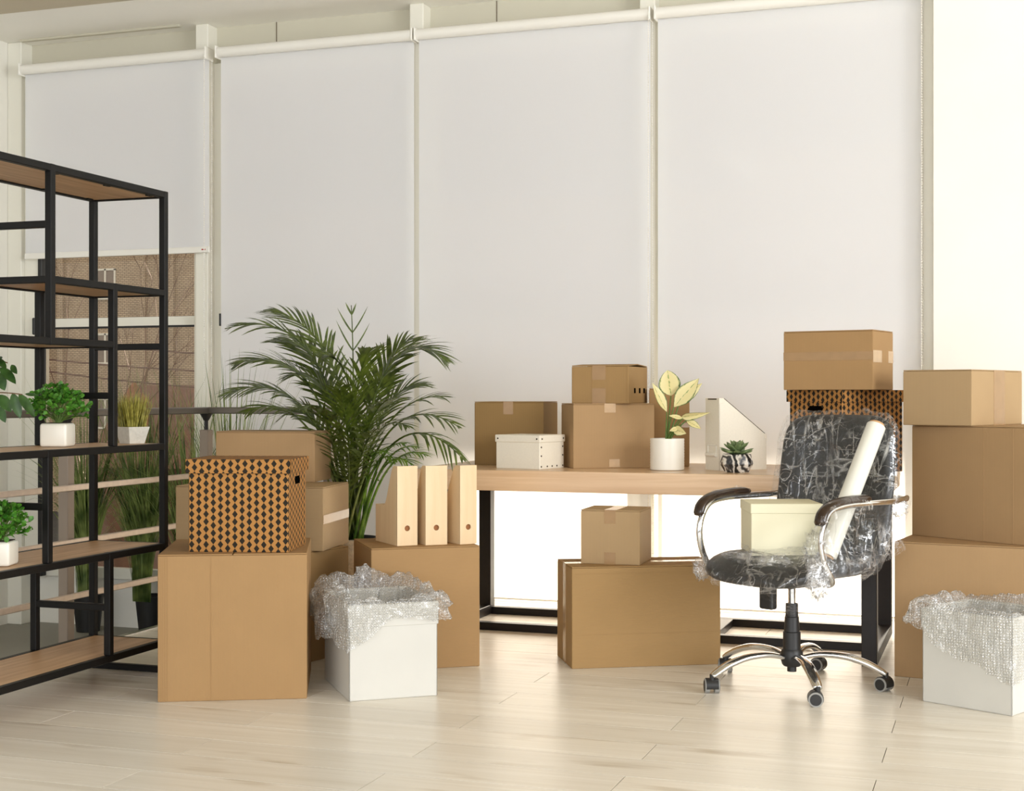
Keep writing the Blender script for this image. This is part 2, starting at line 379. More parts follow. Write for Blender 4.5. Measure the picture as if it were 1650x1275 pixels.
KR = {'a': srgb(164, 130, 88), 'b': srgb(169, 137, 98), 'c': srgb(146, 116, 72), 'd': srgb(174, 146, 108), 'e': srgb(160, 128, 84)}
for k, c in KR.items():
    M['card_'+k] = cardboard('kraft_cardboard_'+k, c, True)
    M['cardh_'+k] = cardboard('kraft_cardboard_horizontal_'+k, c, False)
M['tape'] = plain('brown_packing_tape', srgb(158, 124, 82), 0.25, nscale=25, namt=0.06)
M['tape_clear'] = plain('glossy_clear_tape', srgb(190, 158, 118), 0.14, nscale=25, namt=0.08)
M['diamond'] = diamonds('diamond_print_cardboard', srgb(172, 123, 68), srgb(44, 39, 31))
M['dark_inside'] = plain('dark_interior', srgb(8, 7, 6), 1.0, **{'Specular IOR Level': 0.0})
M['white_card'] = plain('ivory_cardboard', srgb(232, 224, 206), 0.6, nscale=120, namt=0.02)
M['white_cloth'] = plain('white_coated_fabric', srgb(203, 200, 191), 0.55, nscale=5, namt=0.025, bump=0.08)
M['linen'] = fabric('cream_linen', srgb(236, 230, 200), 0.9, 420, 0.1)
M['rivet'] = plain('dark_rivet', srgb(84, 76, 62), 0.35, 1.0)
M['ceramic'] = plain('white_glazed_ceramic', srgb(236, 230, 216), 0.28)
M['cement'] = plain('pale_cement', srgb(206, 202, 190), 0.85, nscale=70, namt=0.08, bump=0.35)
M['marble'] = marble('marbled_black_white_cement')
M['soil'] = plain('dark_potting_soil', srgb(52, 40, 30), 0.95, nscale=80, namt=0.3, bump=0.5)
M['pot_black'] = plain('black_plastic_pot', srgb(24, 24, 24), 0.5)
M['wicker'] = plain('whitewashed_wicker', srgb(222, 206, 180), 0.8, nscale=60, namt=0.2, bump=0.6)
M['palm'] = leafmat('palm_leaf', srgb(56, 72, 18), srgb(98, 114, 38), 0.38, 0.22)
M['palm_lit'] = leafmat('lit_palm_leaf', srgb(84, 122, 38), srgb(140, 172, 64), 0.4, 0.35)  # brighter copy of the palm green, light painted into the lower right fronds
M['palm_stem'] = leafmat('palm_stem', srgb(110, 126, 60), srgb(158, 164, 96), 0.45, 0.05)
M['grass'] = leafmat('ornamental_grass', srgb(56, 82, 26), srgb(160, 176, 100), 0.5, 0.25, 9)
M['dry_grass'] = leafmat('olive_decor_grass', srgb(120, 116, 34), srgb(196, 186, 92), 0.45, 0.2, 60)
M['bush'] = leafmat('bright_leaf', srgb(52, 112, 26), srgb(108, 170, 60), 0.4, 0.25, 60)
M['ficus'] = leafmat('ficus_leaf', srgb(34, 64, 24), srgb(66, 100, 46), 0.35, 0.15, 25)
M['succulent'] = leafmat('succulent_leaf', srgb(84, 104, 62), srgb(140, 160, 108), 0.45, 0.05, 45)
M['variegated'] = variegated('cream_variegated_leaf')
M['stem'] = plain('green_stem', srgb(92, 118, 48), 0.5)
M['twig'] = plain('brown_twig', srgb(110, 84, 58), 0.8)
M['chrome'] = plain('polished_chrome', srgb(226, 226, 226), 0.08, 1.0)
M['leather'] = plain('black_leather', srgb(30, 30, 31), 0.36, nscale=220, namt=0.15, bump=0.12)
M['plastic'] = plain('black_plastic', srgb(34, 33, 32), 0.45)
M['rubber'] = plain('grey_rubber_tread', srgb(150, 148, 142), 0.6)
M['armwood'] = plain('dark_brown_armrest', srgb(52, 38, 28), 0.2, nscale=30, namt=0.25)
M['film'] = film('clear_stretch_film', 0.05, 0.55)
M['film_thin'] = film('thin_hanging_film', 0.03, 0.4, 9.0, 0.3)
M['film_dense'] = film('crumpled_film', 0.16, 0.9, 30.0, 0.45)
M['roll'] = plain('rolled_clear_film', srgb(226, 224, 212), 0.18, nscale=10, namt=0.03)
M['core'] = plain('cardboard_core', srgb(192, 150, 104), 0.8)
M['bubble'] = bubble('bubble_wrap')
M['brick'] = brickmat('beige_brick')
M['roof'] = plain('brown_tile_roof', srgb(112, 80, 62), 0.8, nscale=3, namt=0.2)
M['orange_wall'] = plain('orange_brick', srgb(156, 108, 76), 0.85, nscale=8, namt=0.15)
M['asphalt'] = plain('asphalt', srgb(66, 64, 62), 0.9, nscale=0.6, namt=0.15)
M['bark'] = plain('grey_brown_bark', srgb(110, 84, 66), 0.9)
M['wire'] = plain('dark_cable', srgb(100, 74, 62), 0.7)
M['rail_metal'] = plain('brushed_bronze_metal', srgb(206, 188, 170), 0.35, 0.35, nscale=40, namt=0.06)
M['rail_post'] = plain('grey_painted_post', srgb(150, 136, 122), 0.5, 0.3)
M['hand_rail'] = plain('grey_metal_handrail', srgb(120, 114, 106), 0.35, 0.9)
M['car_blue'] = plain('blue_car_paint', srgb(70, 104, 150), 0.25)
M['car_white'] = plain('white_car_paint', srgb(225, 225, 222), 0.25)
M['car_red'] = plain('red_lamp', srgb(176, 40, 34), 0.3)
M['far_glass'] = plain('dim_curtained_glass', srgb(128, 112, 100), 0.3)
M['car_glass'] = plain('dark_car_glass', srgb(36, 40, 46), 0.1)
# ------------------------------------------------------------------ room shell
YW, YB = 7.15, 6.97                     # window wall plane, blind plane
XL, XE, XN, YN = -5.60, -3.69, -2.98, 6.26   # left wall, platform edge, notch
ZL, ZC = -0.29, 3.17                    # lower landing, ceiling
bm = box(XE, 5.0, -4.0, YN, -0.30, -0.004); bx(bm, XN, 5.0, YN, YW, -0.30, -0.004)
floor = struct('floor', bm, plain('floor_underlay', srgb(120, 106, 86), 0.9), 'pale whitewashed oak plank floor')
PW, PL = 0.193, 1.32
k0 = int((0.9 - 3.69) / PW) - 1
for k in range(k0, 18):
    y0 = 3.69 + PW*k; y1 = y0 + PW
    if y0 > YW: break
    xs = -2.32 if k % 2 == 0 else -1.65
    xmin = XE if y1 <= YN else XN
    i = -3
    while xs + PL*i < 2.6:
        a, b = xs + PL*i, xs + PL*(i+1); i += 1
        a = max(a, xmin)
        if b - a < 0.03: continue
        obj('plank', box(a+0.0013, b-0.0013, y0+0.0013, min(y1, YW)-0.0013, -0.004, 0.0), M['plank'], floor)
o = struct('trim_1', box(XE-0.012, XE+0.02, -1, YN, -0.03, 0.006), M['metal_trim'], 'steel edge strip along the raised plank floor')
o = struct('trim_2', box(XE-0.012, XN, YN-0.02, YN+0.012, -0.03, 0.006), M['metal_trim'], 'steel edge strip behind the railing')
struct('floor_landing', box(XL, XE, -2.0, YW, ZL-0.1, ZL), M['tile'], 'grey lower landing floor')
struct('floor_landing_strip', box(XE, XN, YN, YW, ZL-0.1, ZL), M['tile'], 'grey lower landing floor under the windows')
struct('wall_left', box(XL-0.2, XL, -0.5, YW+0.2, ZL-0.1, ZC+0.2), M['wall_left'], 'pale side wall beside the windows')
struct('wall_sill', box(XL, 4.0, YW, YW+0.2, ZL-0.1, -0.005), M['wall'], 'low white wall under the windows')
struct('wall_head', box(XL, 4.0, YW-0.02, YW+0.2, 2.96, ZC+0.2), M['soffit'], 'beige panel band above the windows')
struct('wall_right', box(-0.30, 5.0, 6.90, YW+0.2, -0.3, ZC+0.2), M['wall'], 'cream wall beside the last blind')
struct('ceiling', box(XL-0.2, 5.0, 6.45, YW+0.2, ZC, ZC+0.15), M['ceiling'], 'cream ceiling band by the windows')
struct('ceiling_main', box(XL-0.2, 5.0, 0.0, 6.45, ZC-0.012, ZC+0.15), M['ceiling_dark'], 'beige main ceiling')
MUL = [XL+0.05, -4.276, -2.962, -1.697, -0.338]
for i, x in enumerate(MUL):
    hw = 0.05 if i in (0, 4) else 0.04
    struct('trim_%d' % (i+3), box(x-hw, x+hw, 7.03, YW+0.1, -0.01 if i > 0 else ZL, ZC, bevel=0.004), M['frame'], 'white window mullion')
for i, x in enumerate(MUL[1:4]):   # panel seams in the head band
    struct('trim_%d' % (i+8), box(x+0.42, x+0.424, YW-0.024, YW-0.018, 2.96, ZC), M['plank_gap'], 'seam in the panel band')
struct('trim_11', box(XL+0.12, MUL[1]-0.12, 6.985, 7.02, ZC-0.012, ZC+0.002, bevel=0.005), M['soffit'], 'recessed slot in the ceiling edge')
for i in range(4):                 # four window bays: frame, transom, panes
    x0, x1 = MUL[i]+0.04, MUL[i+1]-0.04
    if i == 0: x0 = x_at(69, 7.1) - 0.05
    bm = box(x0, x0+0.05, 7.10, 7.16, 0.0, 2.958); bx(bm, x1-0.05, x1, 7.10, 7.16, 0, 2.958)
    for z0, z1 in ((0, 0.06), (1.475, 1.525), (2.9, 2.958)): bx(bm, x0+0.0502, x1-0.0502, 7.098, 7.158, z0, z1)
    wn = struct('window_%d' % (i+1), bm, M['frame'], 'white framed tinted window' if i else 'tinted window left bare below the raised blind')
    for z0, z1 in ((0.06, 1.475), (1.525, 2.9)):
        obj('pane', box(x0+0.05, x1-0.05, 7.125, 7.131, z0, z1), M['glass'], wn)
    if i == 1: obj('handle', box(x_at(352.5, 7.0), x_at(355.5, 7.0), 7.0, 7.03, 1.46, 1.53, bevel=0.003), M['dark_frame'], wn)
    obj('gasket', box(x0+0.05, x1-0.05, 7.10, 7.12, 1.463, 1.475), M['dark_frame'], wn)
bm = box(XL+0.1, x_at(62, 7.06), 7.06, 7.097, 0.0, 2.955, bevel=0.003)
jm = struct('trim_12', bm, M['frame'], 'wide white jamb beside the bare window')
obj('sash_edge', box(x_at(62, 7.06), x_at(68.5, 7.06), 7.05, 7.097, 0.0, 2.0, bevel=0.004), M['dark_frame'], jm)
obj('handle', box(x_at(51, 7.03), x_at(55, 7.03), 7.03, 7.062, 1.43, 1.53, bevel=0.005), M['dark_frame'], jm)
bm = box(-9, 9, YW+0.2, 13.05, 3.32, 3.5); bx(bm, -9, -2.5, 13.05, 15.5, 3.32, 3.5)  # unseen slab added so sun reaches only the lower blinds, deeper at left
struct('sun_blocking_slab', bm, plain('dark_grey_slab', srgb(90, 90, 92), 0.9), 'balcony slab over the windows outside')

# roller blinds
def blind(u0, u1, zbot, label, chain_right=True):
    x0, x1 = x_at(u0, YB), x_at(u1, YB); zr = 2.985; xm = (x0+x1)/2
    t = thing('roller_blind', label, 'blind', (xm, YB, zbot), 0, 'roller blinds on the window wall')
    hw = (x1-x0)/2; top = zr - zbot
    bm = B(); tube(bm, [(-hw, 0, top), (hw, 0, top)], 0.029, 20)
    obj('roller_tube', bm, M['blind_bar'], t, smooth=40)
    def fab(s, q):
        x = -hw + 2*hw*s; z = top*(1-q)
        return Vector((x, 0.027 + 0.0015*math.sin(9*s*6.28)*q + 0.003*math.sin(s*3.14*2+1)*q, z))
    bm = B(); grid(bm, fab, 40, 12)
    obj('fabric', bm, M['blind'], t, smooth=True)
    bb = 0.022 if zbot > 0.5 else -0.002
    obj('bottom_bar', box(-hw-0.003, hw+0.003, 0.02, 0.036, -0.012, bb, bevel=0.003), M['blind_bar'], t)
    if zbot > 0.5: obj('maker_mark', box(hw-0.045, hw-0.020, 0.0192, 0.0204, 0.002, 0.009), M['car_red'], t)
    for s in (-1, 1):
        obj('bracket', box(s*(hw+0.005)-0.005, s*(hw+0.005)+0.005, -0.03, 0.06, top-0.035, top+0.035, bevel=0.004), M['blind_bar'], t)
    if chain_right:
        bm = B(); xs = hw + 0.004; zlen = top - (0.05 - zbot)
        for dx, dy in ((0.0, -0.034), (0.003, 0.042)):
            z = top
            while z > 0.12 - zbot:
                bmesh.ops.create_icosphere(bm, subdivisions=1, radius=0.0042, matrix=Matrix.Translation((xs+dx*(1+0.6*math.sin(z*2)), dy, z)))
                z -= 0.0125
            tube(bm, [(xs+dx, dy, top), (xs+dx, dy, 0.12-zbot)], 0.0012, 4)
        obj('bead_chain', bm, M['blind_bar'], t)
    return t
blind(36, 333, 1.885, 'half-raised white roller blind showing bare window beneath')
blind(352, 664, 0.02, 'lowered white roller blind hanging behind the big palm', False)
blind(672, 1046, 0.02, 'lowered white roller blind behind the taped boxes on the desk')
blind(1058, 1484, 0.02, 'lowered white roller blind behind the white magazine file and chair', True)

# railing on the platform edge
rl = thing('metal_railing', 'grey metal railing with slim bars in front of the potted grasses', 'railing', (-3.745, 6.2, 0))
def rp(x, y):
    bm = box(x-0.024, x+0.024, y-0.024, y+0.024, -0.25, 0.9, bevel=0.003)
    p = obj('post', bm, M['rail_post'], rl)
    bm = B(); tube(bm, [(x, y, 0.9), (x, y, 0.965)], 0.01, 10); tube(bm, [(x, y, 0.945), (x, y, 0.985)], [0.012, 0.035], 10)
    obj('bracket', bm, M['dark_frame'], p, smooth=40)
rp(0, 0); rp(0, -1.12); rp(0, -2.3); rp(0.68, 0)
obj('handrail', box(-0.03, 0.03, -2.9, 0.03, 0.98, 1.012, bevel=0.004), M['hand_rail'], rl)
obj('handrail', box(-0.03, 0.70, -0.03, 0.03, 0.98, 1.012, bevel=0.004), M['hand_rail'], rl)
for z in (0.22, 0.45, 0.68):
    obj('bar', box(0.026, 0.042, -2.9, -0.0, z-0.013, z+0.013, bevel=0.003), M['rail_metal'], rl)
    obj('bar', box(0.0, 0.68, -0.042, -0.026, z-0.013, z+0.013, bevel=0.003), M['rail_metal'], rl)

# ------------------------------------------------------------------ outdoors
ZG = -6.2
struct('ground', box(-160, 80, 9.5, 160, ZG-0.3, ZG), M['asphalt'], 'street outside')
YF = 75.0
bd = thing('brick_building', 'beige brick apartment building across the street', 'building', (-50, YF, ZG))
obj('wall', box(-30, 48, 0, 10, 0, 22), M['brick'], bd)
obj('roof', box(-30.4, 48.4, -0.5, 10.5, 22, 22.6), M['soffit'], bd)
wf = None
for u in (-60, 30, 170, 420, 520, 668, 770):
    X = x_at(u, YF) + 50
    for zc in (-4.0, 0.0, 4.0, 8.0, 12.0):
        zz = zc - ZG
        if zz < 1: continue
        o = obj('window', B() if False else (lambda b: (bx(b, X-0.75, X-0.63, -0.06, 0.05, zz-0.9, zz+0.9), bx(b, X+0.63, X+0.75, -0.06, 0.05, zz-0.9, zz+0.9), bx(b, X-0.75, X+0.75, -0.06, 0.05, zz+0.8, zz+0.92), bx(b, X-0.85, X+0.85, -0.14, 0.05, zz-1.0, zz-0.88), bx(b, X-0.06, X+0.06, -0.06, 0.05, zz-0.9, zz+0.9), b)[-1])(B()), M['frame'], bd)
        obj('pane', box(X-0.63, X+0.63, -0.02, 0.02, zz-0.88, zz+0.8), M['far_glass'], o)
for u in (100, 232, 278, 330):
    X = x_at(u, YF) + 50
    obj('pilaster', box(X-0.2, X+0.2, -0.22, 0.1, 0, 21.5), M['brick'], bd)
hp = at(255, 640, 50)
hs = thing('tiled_roof_house', 'low house with brown tiled roof and orange gable outside', 'house', (hp.x, hp.y, ZG))
zt = 1.45 - ZG; ze = -1.5 - ZG
obj('wall', box(-3.0, 4.5, 0.4, 5.6, 0, ze+0.2), M['roof'], hs)
bm = B()
v = [bm.verts.new(p) for p in ((-3.2, 0, ze), (4.7, 0, ze), (4.7, 3, zt), (-3.2, 3, zt), (-3.2, 6, ze), (4.7, 6, ze))]
for f in ((0, 1, 2, 3), (3, 2, 5, 4), (0, 3, 4), (1, 5, 2), (0, 4, 5, 1)): bm.faces.new([v[i] for i in f])
obj('roof', bm, M['roof'], hs)
bm = B()
v = [bm.verts.new(p) for p in ((-2.0, 0.6, ze+0.3), (-0.8, 0.6, ze+0.3), (-0.8, 0.6, zt-0.6), (-1.4, 0.6, zt+0.15), (-2.0, 0.6, zt-0.6))]
q = [bm.verts.new(x.co + Vector((0, 0.02, 0))) for x in v]
bm.faces.new(v); bm.faces.new(q[::-1])
for i in range(5): bm.faces.new((v[i], q[i], q[(i+1) % 5], v[(i+1) % 5]))
bmesh.ops.recalc_face_normals(bm, faces=bm.faces[:])
obj('gable', bm, M['orange_wall'], hs)
bm = box(1.35, 1.85, 2.6, 3.1, zt-0.4, zt+0.35); bx(bm, 1.3, 1.9, 2.55, 3.15, zt+0.35, zt+0.45)
obj('chimney', bm, M['roof'], hs)
def car(u, v, d, mat, label, rz):
    p = at(u, v, d); p.z = ZG
    t = thing('parked_car', label, 'car', p, rz)
    prof = [(-2.1, 0.35), (-2.15, 0.8), (-2.0, 1.0), (-1.5, 1.45), (0.3, 1.5), (1.0, 1.0), (1.95, 0.85), (2.1, 0.6), (2.05, 0.35)]
    bm = B(); a = [bm.verts.new((-0.85, y, z)) for y, z in prof]; b = [bm.verts.new((0.85, y, z)) for y, z in prof]
    bm.faces.new(a[::-1]); bm.faces.new(b)
    for i in range(len(prof)): bm.faces.new((a[i], a[(i+1) % len(prof)], b[(i+1) % len(prof)], b[i]))
    bmesh.ops.recalc_face_normals(bm, faces=bm.faces[:]); bmesh.ops.bevel(bm, geom=bm.edges[:], offset=0.06, segments=2, affect='EDGES')
    obj('body', bm, mat, t, smooth=50)
    obj('rear_window', box(-0.68, 0.68, -0.012, 0.012, -0.26, 0.26), M['car_glass'], t, loc=(0, -1.79, 1.24)).rotation_euler = (R(-42), 0, 0)
    for s in (-1, 1):
        obj('tail_lamp', box(s*0.72-0.12, s*0.72+0.12, -2.18, -2.1, 0.72, 0.95, bevel=0.02), M['car_red'], t)
        for y in (-1.3, 1.35):
            bm = B(); tube(bm, [(s*0.72, y, 0.32), (s*0.88, y, 0.32)], 0.32, 16); obj('wheel', bm, M['pot_black'], t, smooth=40)
car(263, 862, 62, M['car_white'], 'white parked car with red tail lamps seen through the window', R(-14))
car(180, 858, 66, M['car_blue'], 'blue parked car seen through the potted grass', R(-14))
for i, (p0, p1) in enumerate((((-40, 566), (420, 602)), ((-40, 582), (420, 632)), ((150, 552), (420, 572)))):
    a, b = at(*p0, 24), at(*p1, 24); mid = (a+b)/2 - Vector((0, 0, 0.12))
    bm = B(); tube(bm, bez(a, mid, b, 14), 0.016, 5)
    tag(obj('overhead_cable', bm, M['wire']), ('upper long overhead cable crossing the brick building', 'lower overhead cable dipping towards the tiled house roof', 'short topmost overhead cable on the brick building')[i], 'cable', 'overhead cables outside')
tb = at(133, 640, 34)
tr = thing('bare_tree', 'leafless tree standing before the brick building', 'tree', (tb.x, tb.y, ZG))
bm = B()
def branch(p, dv, L, r, dep):
    q = p + dv*L; tube(bm, [p, (p+q)/2 + Vector((random.uniform(-.05, .05)*L, 0, 0)), q], [r, r*0.85, r*0.65], 5)
    if dep == 0: return
    for _ in range(3):
        nd = (dv + Vector((random.uniform(-.7, .7), random.uniform(-.4, .4), random.uniform(-.2, .5)))).normalized()
        branch(q, nd, L*random.uniform(.55, .75), r*0.6, dep-1)
branch(Vector((0, 0, 0)), Vector((0.1, 0, 1)), 4.3, 0.05, 4)
obj('branches', bm, M['bark'], tr)
# ------------------------------------------------------------------ shelf unit
SX0, SYF = -3.39, 4.765            # back plane, far end
sh = thing('open_shelf_unit', 'black steel shelf unit with staggered oak boards', 'shelf unit', (SX0, SYF, 0), R(-90))
DP, LEN, BT = 0.345, 1.34, 0.026   # depth, length, bar thickness (local x runs towards the camera)
def yl(Y): return SYF - Y
def post(x, z0, z1, back):
    y = BT/2 if back else DP - BT/2
    obj('post', box(x-BT/2, x+BT/2, y-BT/2, y+BT/2, z0, z1, bevel=0.002), M['black'], sh)
def rail(x0, x1, z, back):
    y = BT/2 if back else DP - BT/2
    obj('rail', box(x0+0.001, x1-0.001, y-BT/2+0.0008, y+BT/2-0.0008, z-BT+0.0005, z-0.0005, bevel=0.002), M['black'], sh)
def cross(x, z):
    obj('crossbar', box(x-BT/2+0.0016, x+BT/2-0.0016, BT/2, DP-BT/2, z-BT+0.001, z-0.001, bevel=0.002), M['black'], sh)
def board(x0, x1, z):
    obj('board', box(x0+BT/2, x1-BT/2, BT, DP-BT, z-0.020, z-0.001, bevel=0.0015), M['shelf_wood'], sh)
    for bk in (True, False): rail(x0, x1, z, bk)
    for x in (x0+BT/2, x1-BT/2): cross(x, z)
E0, E1 = 0.0, LEN
xa, xb, xc, xd = yl(4.06), yl(4.42), yl(4.045), yl(4.395)
ZT, Z1, Z2, Z3, Z4, Z5 = 1.857, 1.478, 1.268, 0.886, 0.502, 0.130
for bk in (True, False):
    post(E0+BT/2, 0, ZT, bk); post(E1-BT/2, 0, ZT, bk)
    post(xa, Z2-BT, ZT, bk); post(xb, Z3, Z1, bk); post(xc, Z4, Z3, bk); post(xd, Z5, Z4, bk)
board(E0, E1, ZT); board(E0, xa+BT/2, Z1); board(xb-BT/2, E1, Z2); board(E0, E1, Z3); board(E0, E1, Z4); board(E0, E1, Z5)
cross(xa, 1.666); cross(E0+BT/2, 1.272); cross(xb, 1.082); cross(xc, 0.705); cross(xd, 0.315)
for x in (E0+BT/2, E1-BT/2): cross(x, BT)
for x in (0.05, 0.32, 0.62):      # small fixing clips under the top board
    obj('clip', box(x, x+0.03, BT, BT+0.012, ZT-0.026, ZT-0.020), M['black'], sh)
    obj('clip', box(x+0.02, x+0.05, DP-BT-0.012, DP-BT, ZT-0.026, ZT-0.020), M['black'], sh)

# ------------------------------------------------------------------ desk
DX0, DX1, DY0, DY1 = -2.455, -0.435, 5.735, 6.635
dk = thing('office_desk', 'long desk with thick ash top on dark steel frame', 'desk', (DX0, DY0, 0))
DL, DW = DX1-DX0, DY1-DY0
obj('tabletop', box(0, DL, 0, DW, 0.662, 0.75, bevel=0.002), M['desk_wood'], dk)
LS = 0.06
for x in (0.03, DL-0.03-LS):
    for y in (0.03, DW-0.03-LS):
        obj('leg', box(x, x+LS, y, y+LS, 0, 0.662, bevel=0.002), M['desk_metal'], dk)
    obj('side_rail', box(x, x+LS, 0.03+LS, DW-0.03-LS, 0.0, 0.045, bevel=0.002), M['desk_metal'], dk)
    obj('top_rail', box(x, x+LS, 0.03+LS, DW-0.03-LS, 0.622, 0.662, bevel=0.002), M['desk_metal'], dk)
for y in (0.36, DW-0.08):
    obj('floor_rail', box(0.03+LS, DL-0.03-LS, y, y+0.045, 0.0, 0.035, bevel=0.002), M['desk_metal'], dk)
obj('cross_rail', box(DL-0.80, DL-0.74, 0.405, DW-0.08, 0.0, 0.035, bevel=0.002), M['desk_metal'], dk)

# ------------------------------------------------------------------ boxes
def corner(uc, z0, vc=None, d=None):
    if d is None: d = (H-z0)*F/(vc-CY)
    return (uc-CX)/F*d, d
def lay(uc, z0, th, vc=None, d=None, ul=None, ur=None, wl=None, wr=None):
    """near bottom corner seen at (uc, vc); two base edges leave it left (angle th to the image plane) and right"""
    la, d = corner(uc, z0, vc, d); t = R(th); c, s = math.cos(t), math.sin(t)
    if wl is None: k = (ul-CX)/F; wl = (la-k*d)/(c+k*s)
    if wr is None: k = (ur-CX)/F; wr = (k*d-la)/(s-k*c)
    p = ld(la, d, z0); left = (ld(-c, s)); right = ld(s, c)
    ctr = p + left*wl/2 + right*wr/2
    # local +x along -left (so the left face is the local front, y=-wr/2), +y along right-hand edge
    rz = math.atan2(-left.y, -left.x)
    return ctr, rz, wl, wr
def carton(name, label, geo, h, mat='card_a', tape=(), seam='x', gap=0.003, group=None, creases=(), flap_lift=0.0):
    """local frame: x spans the left face (width wl), y the right face (width wr); near corner at (+wl/2, -wr/2)"""
    ctr, rz, wl, wr = geo
    assert 0.05 < wl < 0.9 and 0.05 < wr < 0.9, (label, wl, wr)
    t = thing(name, label, 'box', ctr, rz, group)
    m = M[mat]; ft = 0.005; a, b = wl/2, wr/2
    bm = B(); th = 0.005
    bx(bm, -a, a, -b, b, 0, h-ft, bevel=0.003, seg=2)
    obj('body', bm, m, t)
    if seam == 'x':
        for s in (-1, 1):
            y0, y1 = (-b, -gap/2) if s < 0 else (gap/2, b)
            bm = box(-a+0.001, a-0.001, y0+0.0005, y1-0.0005, h-ft+0.0006, h, bevel=0.0012)
            if flap_lift:
                for v in bm.verts:
                    e = abs(v.co.y)/b; v.co.z += flap_lift*(1-e)
            obj('flap', bm, m, t)
    else:
        for s in (-1, 1):
            x0, x1 = (-a, -gap/2) if s < 0 else (gap/2, a)
            obj('flap', box(x0+0.0005, x1-0.0005, -b+0.001, b-0.001, h-ft+0.0006, h, bevel=0.0012), m, t)
    for kind, *q in tape:
        tm = M['tape_clear'] if kind.endswith('c') else M['tape']
        k = kind[0]; e = 0.0008
        if k == 't':      # over the top along the seam + short tails down the ends: (width, tail)
            wd, tail = q
            if seam == 'x':
                bm = box(-a-e, a+e, -wd/2, wd/2, h, h+e)
                for s in (-1, 1): bx(bm, s*a-e, s*a+e, -wd/2, wd/2, h-tail, h+e)
            else:
                bm = box(-wd/2, wd/2, -b-e, b+e, h, h+e)
                for s in (-1, 1): bx(bm, -wd/2, wd/2, s*b-e, s*b+e, h-tail, h+e)
        elif k == 'l':    # patch on the left face: x0,x1,z0,z1 as fractions
            x0, x1, z0, z1 = q; bm = box(-a+wl*x0, -a+wl*x1, -b-e, -b+e, h*z0, h*z1)
        elif k == 'r':    # patch on the right face
            y0, y1, z0, z1 = q; bm = box(a-e, a+e, -b+wr*y0, -b+wr*y1, h*z0, h*z1)
        obj('tape', bm, tm, t)
    for kind, q in creases:
        r = 0.0011
        if kind == 'l': bm = box(-a+0.01, a-0.01, -b-r, -b+r, h*q-0.0013, h*q+0.0013)
        elif kind == 'lv': bm = box(-a+wl*q-0.0011, -a+wl*q+0.0011, -b-r, -b+r, 0.004, h-0.008)
        elif kind == 'r': bm = box(a-r, a+r, -b+0.01, b-0.01, h*q-0.0013, h*q+0.0013)
        elif kind == 'rv': bm = box(a-r, a+r, -b+wr*q-0.0011, -b+wr*q+0.0011, 0.004, h-0.008)
        obj('crease', bm, m, t)
    return t
G1 = 'plain cardboard moving boxes'
# left group
HB1 = 0.514
carton('cardboard_box', 'big plain cube box on the floor under a diamond-patterned box', lay(254, 0, 83.5, vc=1132, wl=0.545, ur=494.5), HB1, 'card_a', creases=(('rv', 0.355), ('rv', 0.02), ('rv', 0.035), ('rv', 0.05), ('rv', 0.065)), group=G1, seam='x')
HB3 = 0.445
carton('cardboard_box', 'big shaded box on the floor behind the large cube box, under two boxes', lay(468, 0, 33, vc=1075, wl=0.42, ur=562), HB3, 'card_e', tape=(('r', 0.05, 0.3, 0.0, 0.2),), group=G1)
HB2 = 0.257
carton('cardboard_box', 'wide corrugated box with glossy taped end between two other boxes', lay(521, HB3, 10, d=5.70, ul=283, ur=562), HB2, 'cardh_d', tape=(('r', 0.0, 1.0, 0.42, 0.56),), creases=(('l', 0.14), ('l', 0.2), ('l', 0.52)), seam='x', group=G1)
carton('cardboard_box', 'shallow plain box topping the stack beside the palm', lay(507, HB3+HB2, 8, d=6.03, ul=347.6, wr=0.26), 0.215, 'card_b', group=G1, seam='x')
HB5 = 0.477
carton('cardboard_box', 'tall box on the floor under three wooden magazine files', lay(598, 0, 74, vc=1083, wl=0.40, ur=773), HB5, 'cardh_a', group=G1, seam='y')
HB6 = 0.398
carton('cardboard_box', 'long upright box in front of the desk with a small box on top', lay(921.5, 0, 80.5, vc=1078.5, ul=898, ur=1161), HB6, 'cardh_e', tape=(('tc', 0.05, HB6-0.01),), seam='y', creases=(('r', 0.93), ('r', 0.33)), group=G1)
carton('cardboard_box', 'small taped box on the long upright box under the desk', lay(1031, HB6, 17, d=5.62, ul=935.8, ur=1049.4), 0.216, 'card_d', tape=(('tc', 0.05, 0.0), ('l', 0.4, 0.59, 0.75, 1.0), ('l', 0.4, 0.59, 0.0, 0.22)), seam='y', group=G1)
# on the desk
ZD = 0.75
carton('cardboard_box', 'dark olive-brown box at the desk end behind the white riveted box', lay(876, ZD, 14, d=6.48, ul=764.5, wr=0.30), 0.292, 'card_c', tape=(('l', 0.42, 0.56, 0.8, 1.0),), group=G1, seam='y')
HD3 = 0.285
carton('cardboard_box', 'box with horizontal crease lines on the desk under a punched box', lay(923.7, ZD, 80, d=6.22, wl=0.25, ur=1054.5), HD3, 'card_b', tape=(('rc', 0.38, 0.52, 0.86, 1.0), ('rc', 0.44, 0.57, 0.02, 0.14)), creases=(('r', 0.70), ('r', 0.51), ('r', 0.30), ('l', 0.70), ('l', 0.30)), seam='x', group=G1)
t = carton('cardboard_box', 'small taped box with three punched slots topping the desk stack', lay(1013, ZD+HD3, 22, d=6.22, ul=921, ur=1043), 0.168, 'card_e', tape=(('l', 0.36, 0.6, 0.62, 1.0), ('l', 0.36, 0.6, 0.0, 0.40)), creases=(('lv', 0.03), ('lv', 0.36), ('lv', 0.97)), seam='x', group=G1, flap_lift=0.008)
a_, b_ = 0.5, 0.5
_, _, wl_, wr_ = lay(1013, ZD+HD3, 22, d=6.22, ul=921, ur=1043)
